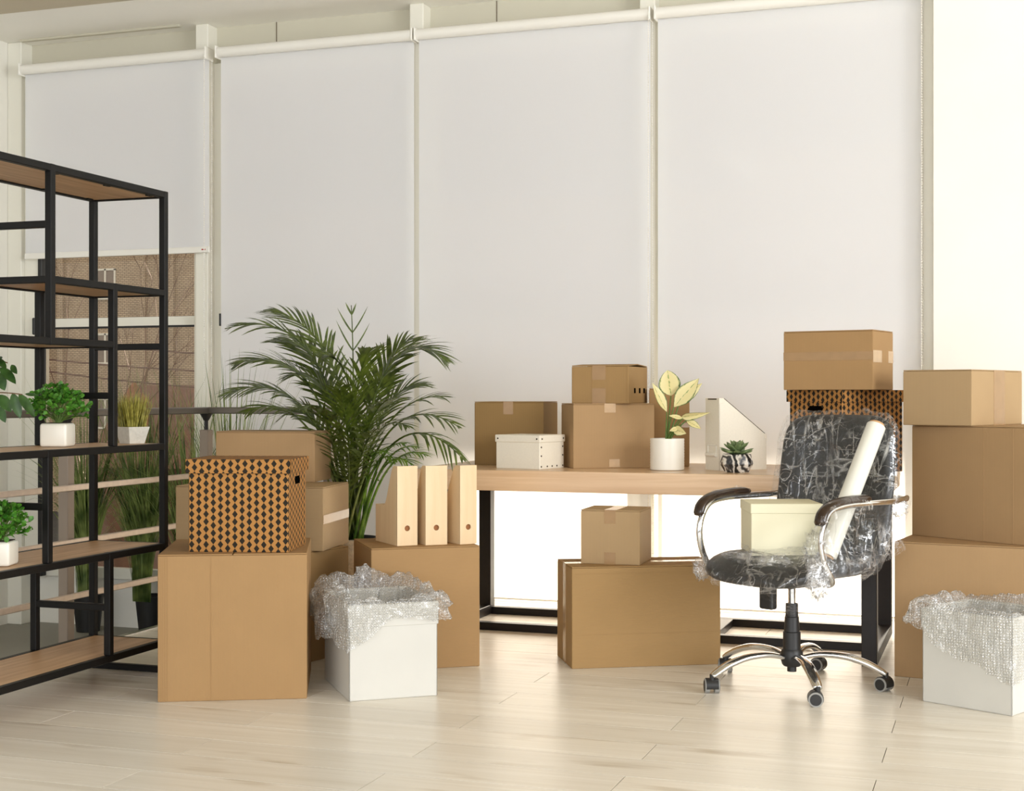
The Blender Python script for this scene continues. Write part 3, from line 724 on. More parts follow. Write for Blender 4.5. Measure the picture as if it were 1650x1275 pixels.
for q in (0.32, 0.58, 0.82):
    obj('slot', box(wl_/2-0.002, wl_/2+0.0006, -wr_/2+wr_*q-0.012, -wr_/2+wr_*q+0.012, 0.045, 0.068, bevel=0.0006), M['dark_inside'], t)
carton('cardboard_box', 'tall narrow box on the desk behind the cream-leaved plant', lay(1111, ZD, 6, d=6.40, ul=1046, wr=0.16), 0.352, 'cardh_a', tape=(('lc', 0.8, 1.0, 0.5, 0.56),), group=G1, seam='y')
# right stack
HR1 = 0.514
carton('cardboard_box', 'wide box on the floor at the bottom of the stack beside the chair', lay(1441, 0, 118, vc=1090, wl=0.42, wr=0.62), HR1, 'card_b', group=G1, seam='y')
HR2 = 0.44
carton('cardboard_box', 'large box in the middle of the stack with seams down its side', lay(1469.5, HR1, 143, d=5.66, wl=0.45, wr=0.60), HR2, 'card_b', creases=(('rv', 0.55), ('rv', 0.76)), group=G1, seam='y')
carton('cardboard_box', 'taped box topping the stack beside the chair', lay(1566, HR1+HR2, 42, d=5.42, ul=1455, ur=1647), 0.216, 'card_d', tape=(('r', 0.42, 0.64, 0.0, 1.0),), seam='x', group=G1)
# patterned archive boxes
def archive(label, geo, h, hole_on):
    ctr, rz, wl, wr = geo; t = thing('patterned_storage_box', label, 'storage box', ctr, rz, 'diamond-patterned storage boxes')
    a, b = wl/2, wr/2; lh = 0.050; e = 0.010
    obj('body', box(-a, a, -b, b, 0, h-0.006, bevel=0.002), M['diamond'], t)
    bm = box(-a-e, a+e, -b-e, b+e, h-0.004, h, bevel=0.0015)
    for x0, x1, y0, y1 in ((-a-e, a+e, -b-e, -b-e+0.004), (-a-e, a+e, b+e-0.004, b+e), (-a-e, -a-e+0.004, -b-e, b+e), (a+e-0.004, a+e, -b-e, b+e)):
        bx(bm, x0, x1, y0, y1, h-lh, h-0.002, bevel=0.001)
    ld_ = obj('lid', bm, M['diamond'], t)
    for q_ in ld_.data.uv_layers[0].data: q_.uv = (q_.uv[0]+0.013, q_.uv[1]+0.0095)
    zc = h-lh-0.030
    if hole_on == 'r': bm = box(a-0.004, a+0.0008, -0.042, 0.042, zc-0.014, zc+0.014)
    else: bm = box(-0.042, 0.042, -b-0.0008, -b+0.004, zc-0.014, zc+0.014)
    bmesh.ops.bevel(bm, geom=[e_ for e_ in bm.edges if abs(e_.calc_length()) < 0.006], offset=0.008, segments=3, affect='EDGES')
    obj('hand_hole', bm, M['dark_inside'], t)
    return t
archive('lidded diamond-patterned box on the big plain cube box', lay(465, HB1, 4, d=5.03, ul=304, ur=492.5), 0.330, 'r')
HP2 = 0.343
archive('lidded diamond-patterned box standing on the desk behind the chair', lay(1357, ZD, 56.6, d=5.80, wl=0.30, wr=0.36), HP2, 'l')
carton('cardboard_box', 'box with a tape band around it on a diamond-patterned box', lay(1407, ZD+HP2, 33, d=5.72, ul=1262.5, ur=1439), 0.243, 'card_a', tape=(('l', 0.0, 1.0, 0.50, 0.64), ('rc', 0.0, 0.42, 0.46, 0.66), ('rc', 0.75, 1.0, 0.46, 0.66)), group=G1, seam='x')

# lidded white / linen boxes
def lidded(name, label, geo, h, lh, mat, rivets, e=0.004):
    ctr, rz, wl, wr = geo; t = thing(name, label, 'storage box', ctr, rz); a, b = wl/2, wr/2
    obj('body', box(-a, a, -b, b, 0, h-0.004, bevel=0.002), mat, t)
    l = obj('lid', box(-a-e, a+e, -b-e, b+e, h-lh, h, bevel=0.0025), mat, t)
    if rivets:
        def riv(p, ax, par):
            bm = B(); tube(bm, [Vector(p), Vector(p)+Vector(ax)*0.0022], 0.0036, 8); obj('rivet', bm, M['rivet'], par)
        for s in (-1, 1):
            riv((s*(a-0.012), -b-e, h-lh/2), (0, -1, 0), l)
            riv((a+e, s*(b-0.012), h-lh/2), (1, 0, 0), l)
            for z in (0.012, (h-lh)/2, h-lh-0.02): riv((a, s*(b-0.012), z), (1, 0, 0), t)
        for q in (-0.33, 0, 0.33): riv((a, wr*q*0.6, 0.012), (1, 0, 0), t)
    return t
lidded('riveted_storage_box', 'small white riveted storage box with lid on the desk', lay(869.6, ZD, 34, d=6.13, ul=799.5, ur=908.6), 0.148, 0.032, M['white_card'], True)

# wooden magazine files
def wfile(label, geo, h):
    ctr, rz, wl, wr = geo; t = thing('wooden_magazine_file', label, 'magazine file', ctr, rz, 'wooden magazine files'); a, b = wl/2, wr/2; th = 0.006
    # spine is the right face (x=+a); sides are y=-b and y=+b, curved down towards the back
    lo = h*0.48
    prof = [(a, 0), (a, h)]
    xs = a - 0.035
    for i in range(13):
        q = i/12; s = q*q*(3-2*q)
        prof.append((xs - 0.115*q, h - 0.012*math.sin(q*math.pi)*0 - (h-lo)*s))
    prof += [(-a, lo), (-a, 0)]
    for y0 in (-b, b-th):
        bm = B(); f = [bm.verts.new((x, y0, z)) for x, z in prof]; g = [bm.verts.new((x, y0+th, z)) for x, z in prof]
        bm.faces.new(f); bm.faces.new(g[::-1])
        for i in range(len(prof)): bm.faces.new((f[i], g[i], g[(i+1) % len(prof)], f[(i+1) % len(prof)]))
        bmesh.ops.recalc_face_normals(bm, faces=bm.faces[:])
        obj('side_panel', bm, M['birch'], t)
    bm = B(); n = 20; r = 0.0115; zc = 0.068     # spine with a real finger hole
    for x in (a+0.0005, a-th):
        ring = [bm.verts.new((x, r*math.cos(2*math.pi*k/n), zc+r*math.sin(2*math.pi*k/n))) for k in range(n)]
        def sq(k):
            c, s = math.cos(2*math.pi*k/n), math.sin(2*math.pi*k/n); m_ = max(abs(c), abs(s)); return (x, (b-th*0.0)*c/m_, (zc + (h-zc)*s/m_) if s > 0 else (zc + zc*s/m_))
        co = [sq(k) for k in range(n)]
        for cy_, cz_ in ((b, h), (-b, h), (b, 0), (-b, 0)):
            k_ = min(range(n), key=lambda q: (co[q][1]-cy_)**2 + (co[q][2]-cz_)**2); co[k_] = (x, cy_, cz_)
        out = [bm.verts.new(c_) for c_ in co]
        for k in range(n): bm.faces.new((ring[k], ring[(k+1) % n], out[(k+1) % n], out[k]))
    vs = bm.verts[:]
    for k in range(n):
        k2 = (k+1) % n
        bm.faces.new((vs[k], vs[2*n+k], vs[2*n+k2], vs[k2])); bm.faces.new((vs[n+k], vs[n+k2], vs[3*n+k2], vs[3*n+k]))
    bmesh.ops.recalc_face_normals(bm, faces=bm.faces[:])
    obj('spine', bm, M['birch'], t)
    obj('back_panel', box(-a, -a+th, -b+th, b-th, 0, lo), M['birch'], t)
    obj('base', box(-a+th, a-th, -b+th, b-th, 0.0, th), M['birch'], t)
    obj('filler', box(-a+0.05, a-0.0085, -b+th+0.002, b-th-0.002, th, 0.10), M['hole'], t)
wfile('wooden magazine file with its curved side fully in view', lay(640, HB5, 64, d=5.60, wl=0.24, ur=672.5), 0.314)
wfile('wooden magazine file standing between two other wooden files', lay(685.7, HB5, 68, d=5.63, wl=0.24, ur=720.5), 0.314)
wfile('wooden magazine file nearest the desk', lay(741.2, HB5, 60, d=5.66, wl=0.24, ur=768), 0.314)

# white magazine file
ctr, rz, wl, wr = lay(1158.8, ZD, 63, d=6.06, ul=1137, ur=1235)
t = thing('white_magazine_file', 'white cardboard magazine file with sloping side on the desk', 'magazine file', ctr, rz); a, b = wl/2, wr/2; h = 0.308
prof = [(-b, 0), (b, 0), (b, h*0.50), (b-0.006, h*0.50), (-b+0.024, h), (-b, h)]
for x0 in (-a, a-0.003):
    bm = B(); f = [bm.verts.new((x0, y, z)) for y, z in prof]; g = [bm.verts.new((x0+0.003, y, z)) for y, z in prof]
    bm.faces.new(f); bm.faces.new(g[::-1])
    for i in range(len(prof)): bm.faces.new((f[i], g[i], g[(i+1) % len(prof)], f[(i+1) % len(prof)]))
    bmesh.ops.recalc_face_normals(bm, faces=bm.faces[:]); obj('side_panel', bm, M['white_card'], t)
    # dark piping along the sloping edge and small corner guards
    bm = B(); tube(bm, [(x0+0.0015, -b+0.026, h-0.001), (x0+0.0015, b-0.008, h*0.5+0.001)], 0.0022, 6); obj('edge_piping', bm, M['rivet'], t)
    obj('corner_guard', box(x0-0.0012, x0+0.0042, -b-0.001, -b+0.022, h-0.022, h+0.001, bevel=0.001), M['white_card'], t)
    obj('corner_guard', box(x0-0.0012, x0+0.0042, b-0.012, b+0.001, h*0.5-0.02, h*0.5+0.001, bevel=0.001), M['white_card'], t)
obj('spine', box(-a, a, -b-0.0005, -b+0.003, 0, h), M['white_card'], t)
obj('back_panel', box(-a+0.003, a-0.003, b-0.003, b, 0, h*0.5), M['white_card'], t)
obj('base', box(-a+0.003, a-0.003, -b+0.003, b-0.003, 0, 0.003), M['white_card'], t)
obj('rim_slot', box(-a+0.018, a-0.018, -b-0.0011, -b+0.001, h-0.006, h-0.001), M['rivet'], t)
bm = B()
for x0, x1, z0, z1 in ((-0.033, 0.033, 0.104, 0.109), (-0.033, -0.028, 0.072, 0.109), (0.028, 0.033, 0.072, 0.109)): bx(bm, x0, x1, -b-0.004, -b, z0, z1, bevel=0.0008)
obj('label_holder', bm, M['ceramic'], t)
bm = B(); tube(bm, [(-0.036, -b-0.006, 0.066), (0.036, -b-0.006, 0.066)], 0.0085, 12); obj('finger_pull', bm, M['ceramic'], t, smooth=40)

# white fabric bins
def bin_(label, geo, h, cuff):
    ctr, rz, wl, wr = geo; t = thing('fabric_bin', label, 'storage bin', ctr, rz, 'white fabric bins with bubble wrap'); a, b = wl/2, wr/2; th = 0.008
    bm = B()
    for x0, x1, y0, y1 in ((-a, a, -b, -b+th), (-a, a, b-th, b), (-a, -a+th, -b, b), (a-th, a, -b, b)): bx(bm, x0, x1, y0, y1, 0, h, bevel=0.004, seg=2)
    bx(bm, -a+0.004, a-0.004, -b+0.004, b-0.004, 0.0, 0.01)
    obj('body', bm, M['white_cloth'], t)
    bm = B(); e = 0.003
    for x0, x1, y0, y1 in ((-a-e, a+e, -b-e, -b), (-a-e, a+e, b, b+e), (-a-e, -a, -b-e, b+e), (a, a+e, -b-e, b+e)): bx(bm, x0, x1, y0, y1, h-cuff, h+0.002, bevel=0.0012)
    obj('folded_cuff', bm, M['white_cloth'], t)
    return t, wl, wr
T1 = bin_('white fabric bin beside the large cube box', lay(562.4, 0, 71, vc=1131.4, ul=523, ur=705), 0.335, 0.078)
T2 = bin_('white fabric bin beside the cardboard stack and chair', lay(1630.8, 0, 46, vc=1155, ul=1486, wr=0.33), 0.325, 0.065)
# ------------------------------------------------------------------ plants
def blade_strip(bm, pts, w0, side, tip=0.1):
    n = len(pts); prev = None; uv = bm.loops.layers.uv.verify()
    for i, p in enumerate(pts):
        q = i/(n-1); w_ = w0*(tip + (1-tip)*math.sin(math.pi*min(1, 0.25+0.75*q)) if q < 1 else 0.02)
        a, b = bm.verts.new(p - side*w_/2), bm.verts.new(p + side*w_/2)
        if prev: bm.faces.new((prev[0], prev[1], b, a))
        prev = (a, b)
def tall_grass(p, label, height, nb, seed):
    rnd = random.Random(seed)
    t = thing('potted_grass', label, 'potted grass', p, 0, 'tall potted grasses by the bare window')
    bm = B(); lathe(bm, [(0.066, 0), (0.088, 0.20), (0.092, 0.20), (0.092, 0.215), (0.080, 0.215), (0.078, 0.19)], 24); obj('pot', bm, M['pot_black'], t, smooth=40)
    bm = B(); lathe(bm, [(0.079, 0.185), (0.02, 0.195)], 16); obj('soil', bm, M['soil'], t)
    bm = B()
    for i in range(nb):
        an = rnd.uniform(0, 6.283); r0 = rnd.uniform(0, 0.06); hgt = height*rnd.uniform(0.45, 1.05); lean = rnd.uniform(0.03, 0.36)*hgt; droop = rnd.uniform(0.05, 0.45)*hgt*(rnd.random() < 0.55)
        dv = Vector((math.cos(an), math.sin(an), 0)); base = Vector((r0*math.cos(an), r0*math.sin(an), 0.19))
        pts = []
        for k in range(7):
            q = k/6; pts.append(base + dv*(lean*q**2.0 + droop*0.5*q**3) + Vector((0, 0, hgt*q - droop*q**3.5)))
        for q_ in pts:      # blades stay inside the room
            q_.x = max(q_.x, XL + 0.03 - p[0]); q_.y = min(q_.y, 6.94 - p[1])
        a2 = an + 1.57 + rnd.uniform(-.6, .6)
        blade_strip(bm, pts, rnd.uniform(0.004, 0.010), Vector((math.cos(a2), math.sin(a2), 0)))
    o = obj('blades', bm, M['grass'], t, smooth=True); o['kind'] = 'stuff'
tall_grass(on_plane(142, 1017, ZL), 'tall potted grass near the window jamb behind a railing post', 1.25, 320, 1)
tall_grass(on_plane(243, 1020, ZL), 'dense tall potted grass behind the open shelf unit', 1.30, 380, 2)
p = Vector((x_at(306, 6.83), 6.83, ZL)); tall_grass(p, 'tall potted grass rising behind the railing corner post', 1.32, 260, 3)
p = Vector((x_at(372, 6.62), 6.62, ZL)); tall_grass(p, 'tall potted grass in front of the lowered blind beside the palm', 1.36, 220, 4)

# big palm
pp = ld((566-CX)/F*6.36, 6.36, 0)
pt = thing('potted_palm', 'large green palm in a pale woven basket pot', 'potted palm', pp)
bm = B()
prof = [(0.105, 0.0)]
for i in range(44): prof.append((0.108 + 0.022*i/43 + 0.0022*(i % 2), 0.004 + 0.41*i/43))
prof += [(0.134, 0.43), (0.122, 0.435), (0.116, 0.40)]
lathe(bm, prof, 40); obj('basket', bm, M['wicker'], pt, smooth=60)
bm = B(); lathe(bm, [(0.122, 0.40), (0.119, 0.437), (0.113, 0.437), (0.11, 0.41)], 32); obj('inner_pot', bm, M['pot_black'], pt, smooth=40)
bm = B(); lathe(bm, [(0.112, 0.405), (0.03, 0.415)], 20); obj('soil', bm, M['soil'], pt)
def frond(base, ctl, tip, start, nl, L, W, mat, seed, droop=0.25, face=None):
    """one frond: rachis along a curve from the pot to its tip, leaflets set along it on both sides"""
    rnd = random.Random(seed); pts = bez(base, ctl, tip, 26); bm = B()
    tube(bm, pts, [0.0065*(1-0.82*i/25) + 0.0008 for i in range(26)], 5)
    to_cam = (Vector((0, 0, H)) - (Vector(base)+pp)).normalized()
    for k in range(nl):
        q = start + (1-start)*(k+0.5)/nl
        f = q*25; i = min(24, int(f)); p = pts[i].lerp(pts[i+1], f-i); tg = (pts[i+1]-pts[i]).normalized()
        fc = Vector(face) if face else Vector((0.25*to_cam.x, 0.25*to_cam.y, 0.9))
        side = tg.cross(fc).normalized(); env = math.sin(math.pi*min(1, 0.22 + 0.80*(q-start)/(1-start)))**0.7
        for s in (-1, 1):
            if rnd.random() < 0.06: continue
            ll = L*env*rnd.uniform(0.85, 1.1); ang = R(rnd.uniform(30, 48)) * (1.1-0.35*(q-start)/(1-start))
            dv = (tg*math.cos(ang) + side*s*math.sin(ang) + Vector((0, 0, rnd.uniform(0.0, 0.16)))).normalized()
            w_ = W*rnd.uniform(0.8, 1.15); nn = dv.cross(tg).normalized(); sd = dv.cross(nn).normalized()
            lp = []
            for j in range(6):
                r_ = j/5; lp.append(p + dv*ll*r_ + Vector((0, 0, -droop*ll*r_*r_)))
            blade_strip(bm, lp, w_, sd, 0.25)
    o = obj('frond', bm, mat, pt, smooth=True)
PB = Vector((0, 0, 0.41))
def fr(u, v, dd, cu, cv, start=0.42, nl=22, L=0.21, W=0.013, mat='palm', droop=0.25, base=(0, 0)):
    tip = at(u, v, 6.36+dd) - pp; c = at(cu, cv, 6.36+dd*0.4) - pp
    fr.k += 1
    b = PB + Vector((random.uniform(-.035, .035)+base[0], random.uniform(-.03, .03)+base[1], 0))
    frond(b, c, tip, start, nl, L, W, M[mat], 100+fr.k, droop)
fr.k = 0
fr(362, 530, -0.15, 560, 470, 0.52, 20, 0.20, 0.014)
fr(424, 500, 0.05, 580, 510, 0.45, 24, 0.24, 0.015)
fr(352, 640, -0.25, 520, 560, 0.48, 22, 0.20, 0.013)
fr(392, 668, -0.35, 500, 600, 0.45, 18, 0.18, 0.012)
fr(566, 492, 0.1, 576, 690, 0.70, 4, 0.13, 0.008, droop=-0.25)
fr(372, 590, -0.2, 540, 520, 0.46, 20, 0.23, 0.015)
fr(440, 545, 0.15, 560, 540, 0.42, 22, 0.24, 0.015)
fr(724, 586, -0.1, 600, 470, 0.46, 24, 0.22, 0.013)
fr(668, 545, 0.15, 590, 560, 0.42, 26, 0.23, 0.013)
fr(600, 560, -0.3, 560, 600, 0.40, 22, 0.22, 0.013)
fr(520, 575, -0.2, 590, 560, 0.40, 24, 0.22, 0.014)
fr(726, 640, -0.2, 600, 620, 0.55, 9, 0.17, 0.011)
fr(742, 690, -0.28, 610, 600, 0.55, 10, 0.17, 0.012)
fr(748, 742, -0.3, 630, 610, 0.60, 9, 0.15, 0.013, droop=0.5)
fr(690, 620, 0.05, 600, 600, 0.42, 22, 0.18, 0.012)
fr(640, 640, -0.4, 580, 640, 0.36, 22, 0.18, 0.012)
fr(455, 610, -0.1, 560, 560, 0.40, 22, 0.20, 0.013)
fr(480, 660, -0.4, 540, 620, 0.36, 20, 0.19, 0.012)
fr(545, 615, -0.45, 560, 660, 0.34, 22, 0.19, 0.012)
fr(610, 690, -0.5, 580, 700, 0.32, 18, 0.16, 0.011)
fr(520, 700, -0.5, 545, 690, 0.32, 18, 0.17, 0.011)
fr(660, 690, -0.3, 590, 640, 0.38, 20, 0.17, 0.011)
fr(445, 680, 0.1, 530, 600, 0.40, 20, 0.19, 0.012)
fr(580, 640, 0.3, 570, 620, 0.36, 22, 0.20, 0.012)
fr(500, 620, 0.25, 550, 600, 0.38, 22, 0.20, 0.013)
fr(625, 600, 0.25, 590, 600, 0.38, 22, 0.20, 0.012)
fr(560, 730, -0.45, 565, 740, 0.30, 16, 0.15, 0.010)
for u, v, cu in ((690, 735, 620), (676, 722, 610), (655, 715, 605), (640, 745, 600), (664, 750, 612), (620, 730, 590)):
    fr(u, v, -0.22, cu, 700, 0.35, 16, 0.14, 0.008, 'palm_lit', 0.3, (0.03, -0.02))
for k in range(16):
    a_ = random.uniform(0, 6.28); r_ = random.uniform(0, 0.05)
    b_ = Vector((r_*math.cos(a_), r_*math.sin(a_), 0.40)); e_ = b_ + Vector((random.uniform(-.13, .13), random.uniform(-.1, .1), random.uniform(0.28, 0.5)))
    bm = B(); tube(bm, bez(b_, (b_+e_)/2 + Vector((0, 0, 0.06)), e_, 8), [0.0075-0.0005*i for i in range(8)], 6)
    obj('stem', bm, M['palm_stem'], pt, smooth=True)

def leaf_mesh(bm, L, W, M4, fold=0.2, curl=0.3, nu=9, nv=5, power=1.0, peak=0.42):
    def fn(s, q):
        y = L*s; pr = (s/peak if s < peak else (1-s)/(1-peak)); pr = max(0.0, pr); wd = W/2*math.sin(math.pi/2*min(1, pr))**power
        x = wd*(2*q-1)
        return M4 @ Vector((x, y, abs(2*q-1)*fold*wd - curl*L*s*s))
    # (s runs along, q across): build with uv (across, along)
    vs = [[bm.verts.new(fn(i/(nu-1), j/(nv-1))) for j in range(nv)] for i in range(nu)]
    uv = bm.loops.layers.uv.verify()
    for i in range(nu-1):
        for j in range(nv-1):
            f = bm.faces.new((vs[i][j], vs[i][j+1], vs[i+1][j+1], vs[i+1][j]))
            for l, (a, b) in zip(f.loops, ((i, j), (i, j+1), (i+1, j+1), (i+1, j))): l[uv].uv = (b/(nv-1), a/(nu-1))
def orient(p, d, up=(0, 0, 1), roll=0.0):
    y = Vector(d).normalized(); x = y.cross(Vector(up)); x = x.normalized() if x.length > 1e-4 else Vector((1, 0, 0)); z = x.cross(y)
    m = Matrix((x, y, z)).transposed().to_4x4(); m.translation = Vector(p)
    return m @ Matrix.Rotation(roll, 4, 'Y')

# cream-leaved plant on the desk
pc = ld((1075-CX)/F*6.10, 6.10, ZD)
t = thing('cream_leaved_plant', 'potted plant with large cream leaves edged green, white cylinder pot', 'potted plant', pc)
bm = B(); prof = [(0.066, 0)]
for i in range(22): prof.append((0.0725 + 0.0009*(i % 2), 0.003 + 0.128*i/21))
prof += [(0.072, 0.136), (0.066, 0.136), (0.064, 0.11)]
lathe(bm, prof, 48); obj('pot', bm, M['ceramic'], t, smooth=30)
bm = B(); lathe(bm, [(0.065, 0.112), (0.01, 0.116)], 24); obj('soil', bm, M['soil'], t)
cr, cu_, cf = ld(1, 0), Vector((0, 0, 1)), ld(0, -1)       # right, up, towards the viewer
def vleaf(px, py, qx, qy, W, toward, roll=0.0, fold=0.25, curl=0.12, peak=0.42, pw=1.0):
    a = at(px, py, 6.10) - pc; b = at(qx, qy, 6.10) - pc; a += cf*toward[0]; b += cf*toward[1]
    d = b - a; bm = B(); leaf_mesh(bm, d.length, W, orient(a, d, cf, roll), fold, curl, 12, 7, pw, peak)
    o = obj('leaf', bm, M['variegated'], t, smooth=True, uv=False)
    st = Vector((random.uniform(-.008, .008), random.uniform(-.008, .008), 0.112))
    bm = B(); tube(bm, bez(st, (st+a)/2 + Vector((0, 0, 0.02)), a, 8), [0.0042, 0.004, 0.0038, 0.0036, 0.0033, 0.003, 0.0028, 0.0025], 6)
    obj('stalk', bm, M['stem'], t, smooth=True)
vleaf(1081, 638, 1075, 597, 0.095, (0.0, 0.02), 0.0, 0.15, 0.05, 0.45, 0.7)
vleaf(1085, 656, 1123, 610, 0.075, (0.02, 0.05), -0.25, 0.2, 0.08)
vleaf(1074, 664, 1050, 617, 0.048, (0.01, 0.04), 0.45, 0.3, 0.02)
vleaf(1096, 648, 1134, 618, 0.05, (-0.02, -0.03), 0.4, 0.2, 0.05)
vleaf(1096, 672, 1141, 667, 0.038, (0.03, 0.06), 0.5, 0.35, 0.10, 0.2)
vleaf(1105, 678, 1127, 689, 0.034, (0.02, 0.05), -0.4, 0.3, 0.15)
vleaf(1098, 674, 1076, 669, 0.022, (0.04, 0.08), 0.3, 0.3, 0.1)
vleaf(1083, 690, 1100, 698, 0.045, (0.03, 0.07), 0.2, 0.3, 0.2)
vleaf(1090, 690, 1078, 693, 0.024, (0.04, 0.07), 0.2, 0.3, 0.2)

# succulent in faceted marbled pot
ps = ld((1187-CX)/F*5.93, 5.93, ZD)
t = thing('succulent', 'rosette succulent in a faceted black and white marbled pot', 'potted plant', ps)
bm = B(); rg = []
for r_, z_, ph, n_ in ((0.050, 0.0, 0, 7), (0.071, 0.035, 0.45, 7), (0.060, 0.076, 0, 7), (0.050, 0.076, 0, 7), (0.046, 0.055, 0, 7)):
    rg.append([bm.verts.new((r_*math.cos(2*math.pi*k/n_+ph), r_*math.sin(2*math.pi*k/n_+ph), z_)) for k in range(n_)])
for i in range(4):
    for k in range(7):
        a, b, c, d = rg[i][k], rg[i][(k+1) % 7], rg[i+1][(k+1) % 7], rg[i+1][k]
        if i == 0: bm.faces.new((a, b, d)); bm.faces.new((b, c, d))
        elif i == 1: bm.faces.new((a, b, c)); bm.faces.new((a, c, d))
        else: bm.faces.new((a, b, c, d))
bm.faces.new(rg[0][::-1]); bm.faces.new(rg[4])
bmesh.ops.recalc_face_normals(bm, faces=bm.faces[:])
obj('pot', bm, M['marble'], t)
for ring, (n_, L, W, el, ro) in enumerate(((9, 0.068, 0.032, 8, 0.0), (8, 0.060, 0.030, 28, 0.35), (6, 0.046, 0.026, 50, 0.1), (4, 0.028, 0.018, 70, 0.5))):
    for k in range(n_):
        an = 2*math.pi*k/n_ + ro + random.uniform(-.1, .1); e = R(el + random.uniform(-6, 6)); d = Vector((math.cos(an)*math.cos(e), math.sin(an)*math.cos(e), math.sin(e)))
        Mx = orient(Vector((0, 0, 0.078 + 0.006*ring)) + d*0.006, d); bm = B(); rr = []
        for i in range(7):
            q = i/6; wd = W/2*(0.45 + 0.55*math.sin(math.pi*min(1, q*0.85+0.1)))*(1 if q < 0.99 else 0.06); hh = wd*0.36
            if q > 0.8: wd *= (1-q)/0.2*0.9 + 0.1
            rr.append([bm.verts.new(Mx @ Vector((wd*math.cos(2*math.pi*j/8), L*q, hh*math.sin(2*math.pi*j/8) + 0.12*L*q*q))) for j in range(8)])
        for i in range(6):
            for j in range(8): bm.faces.new((rr[i][j], rr[i][(j+1) % 8], rr[i+1][(j+1) % 8], rr[i+1][j]))
        bm.faces.new(rr[0][::-1]); bm.faces.new(rr[6])
        obj('leaf', bm, M['succulent'], t, smooth=True)

# plants on the shelf unit
def bush(u, v, d, z, label, sz, rad, n, seed, rz):
    rnd = random.Random(seed); p = ld((u-CX)/F*d, d, z)
    t = thing('leafy_potted_plant', label, 'potted plant', p, rz, 'small leafy plants on the shelf unit')
    s = sz/2; hh = sz*0.86
    bm = B(); bx(bm, -s, s, -s, s, 0, hh, bevel=0.010, seg=3); obj('pot', bm, M['ceramic'], t, smooth=50)
    obj('soil', box(-s+0.01, s-0.01, -s+0.01, s-0.01, hh-0.004, hh+0.002), M['soil'], t)
    bm = B(); bs = B()
    for i in range(n):
        an = rnd.uniform(0, 6.283); el = rnd.uniform(-0.10, 1.5); rr = rad*rnd.uniform(0.55, 1.0)
        c = Vector((0, 0, hh + rad*0.30)); e = c + Vector((rr*math.cos(el)*math.cos(an)*1.12, rr*math.cos(el)*math.sin(an)*1.12, rr*math.sin(el)*1.08))
        if i % 3 == 0: tube(bs, bez((rnd.uniform(-.01, .01), rnd.uniform(-.01, .01), hh), (e+c)/2, e, 5), 0.0011, 4)
        for k in range(3):
            dv = Vector((rnd.uniform(-1, 1), rnd.uniform(-1, 1), rnd.uniform(-0.3, 1))).normalized(); L = rnd.uniform(0.014, 0.023)
            leaf_mesh(bm, L, L*0.8, orient(e + dv*0.004, dv, (rnd.uniform(-1, 1), rnd.uniform(-1, 1), 1), rnd.uniform(-.6, .6)), 0.2, 0.2, 5, 3, 0.6, 0.6)
    o = obj('foliage', bm, M['bush'], t, smooth=True, uv=False); o['kind'] = 'stuff'
    obj('twigs', bs, M['stem'], t)
bush(93, 718, 5.12, Z3, 'leafy green plant in white cube pot on the shelf beside the olive grass', 0.098, 0.098, 230, 11, R(16))
bush(0, 912, 4.76, Z4, 'leafy green plant in white cube pot on the lower shelf board', 0.095, 0.092, 210, 12, R(18))
p = ld((213-CX)/F*5.46, 5.46, Z3)
t = thing('decor_grass', 'short olive grass in a tapered cement pot on the shelf', 'potted plant', p, R(-22))
bm = B(); rg = []
for s_, z_ in ((0.033, 0), (0.047, 0.064), (0.041, 0.064), (0.038, 0.045)):
    rg.append([bm.verts.new((sx*s_, sy*s_, z_)) for sx, sy in ((-1, -1), (1, -1), (1, 1), (-1, 1))])
for i in range(3):
    for k in range(4): bm.faces.new((rg[i][k], rg[i][(k+1) % 4], rg[i+1][(k+1) % 4], rg[i+1][k]))
bm.faces.new(rg[0][::-1]); bm.faces.new(rg[3]); obj('pot', bm, M['cement'], t)
bm = B(); rnd = random.Random(5)
for i in range(420):
    x, y = rnd.uniform(-.036, .036), rnd.uniform(-.036, .036); hgt = rnd.uniform(0.10, 0.155); an = rnd.uniform(0, 6.28)
    le = Vector((x*0.75 + rnd.uniform(-.012, .012), y*0.75 + rnd.uniform(-.012, .012), 0)); pts = [Vector((x, y, 0.045)) + le*q**1.6 + Vector((0, 0, hgt*q)) for q in (0, .25, .5, .75, 1)]
    blade_strip(bm, pts, rnd.uniform(0.0022, 0.0036), Vector((math.cos(an), math.sin(an), 0)), 0.5)
o = obj('blades', bm, M['dry_grass'], t, smooth=True); o['kind'] = 'stuff'
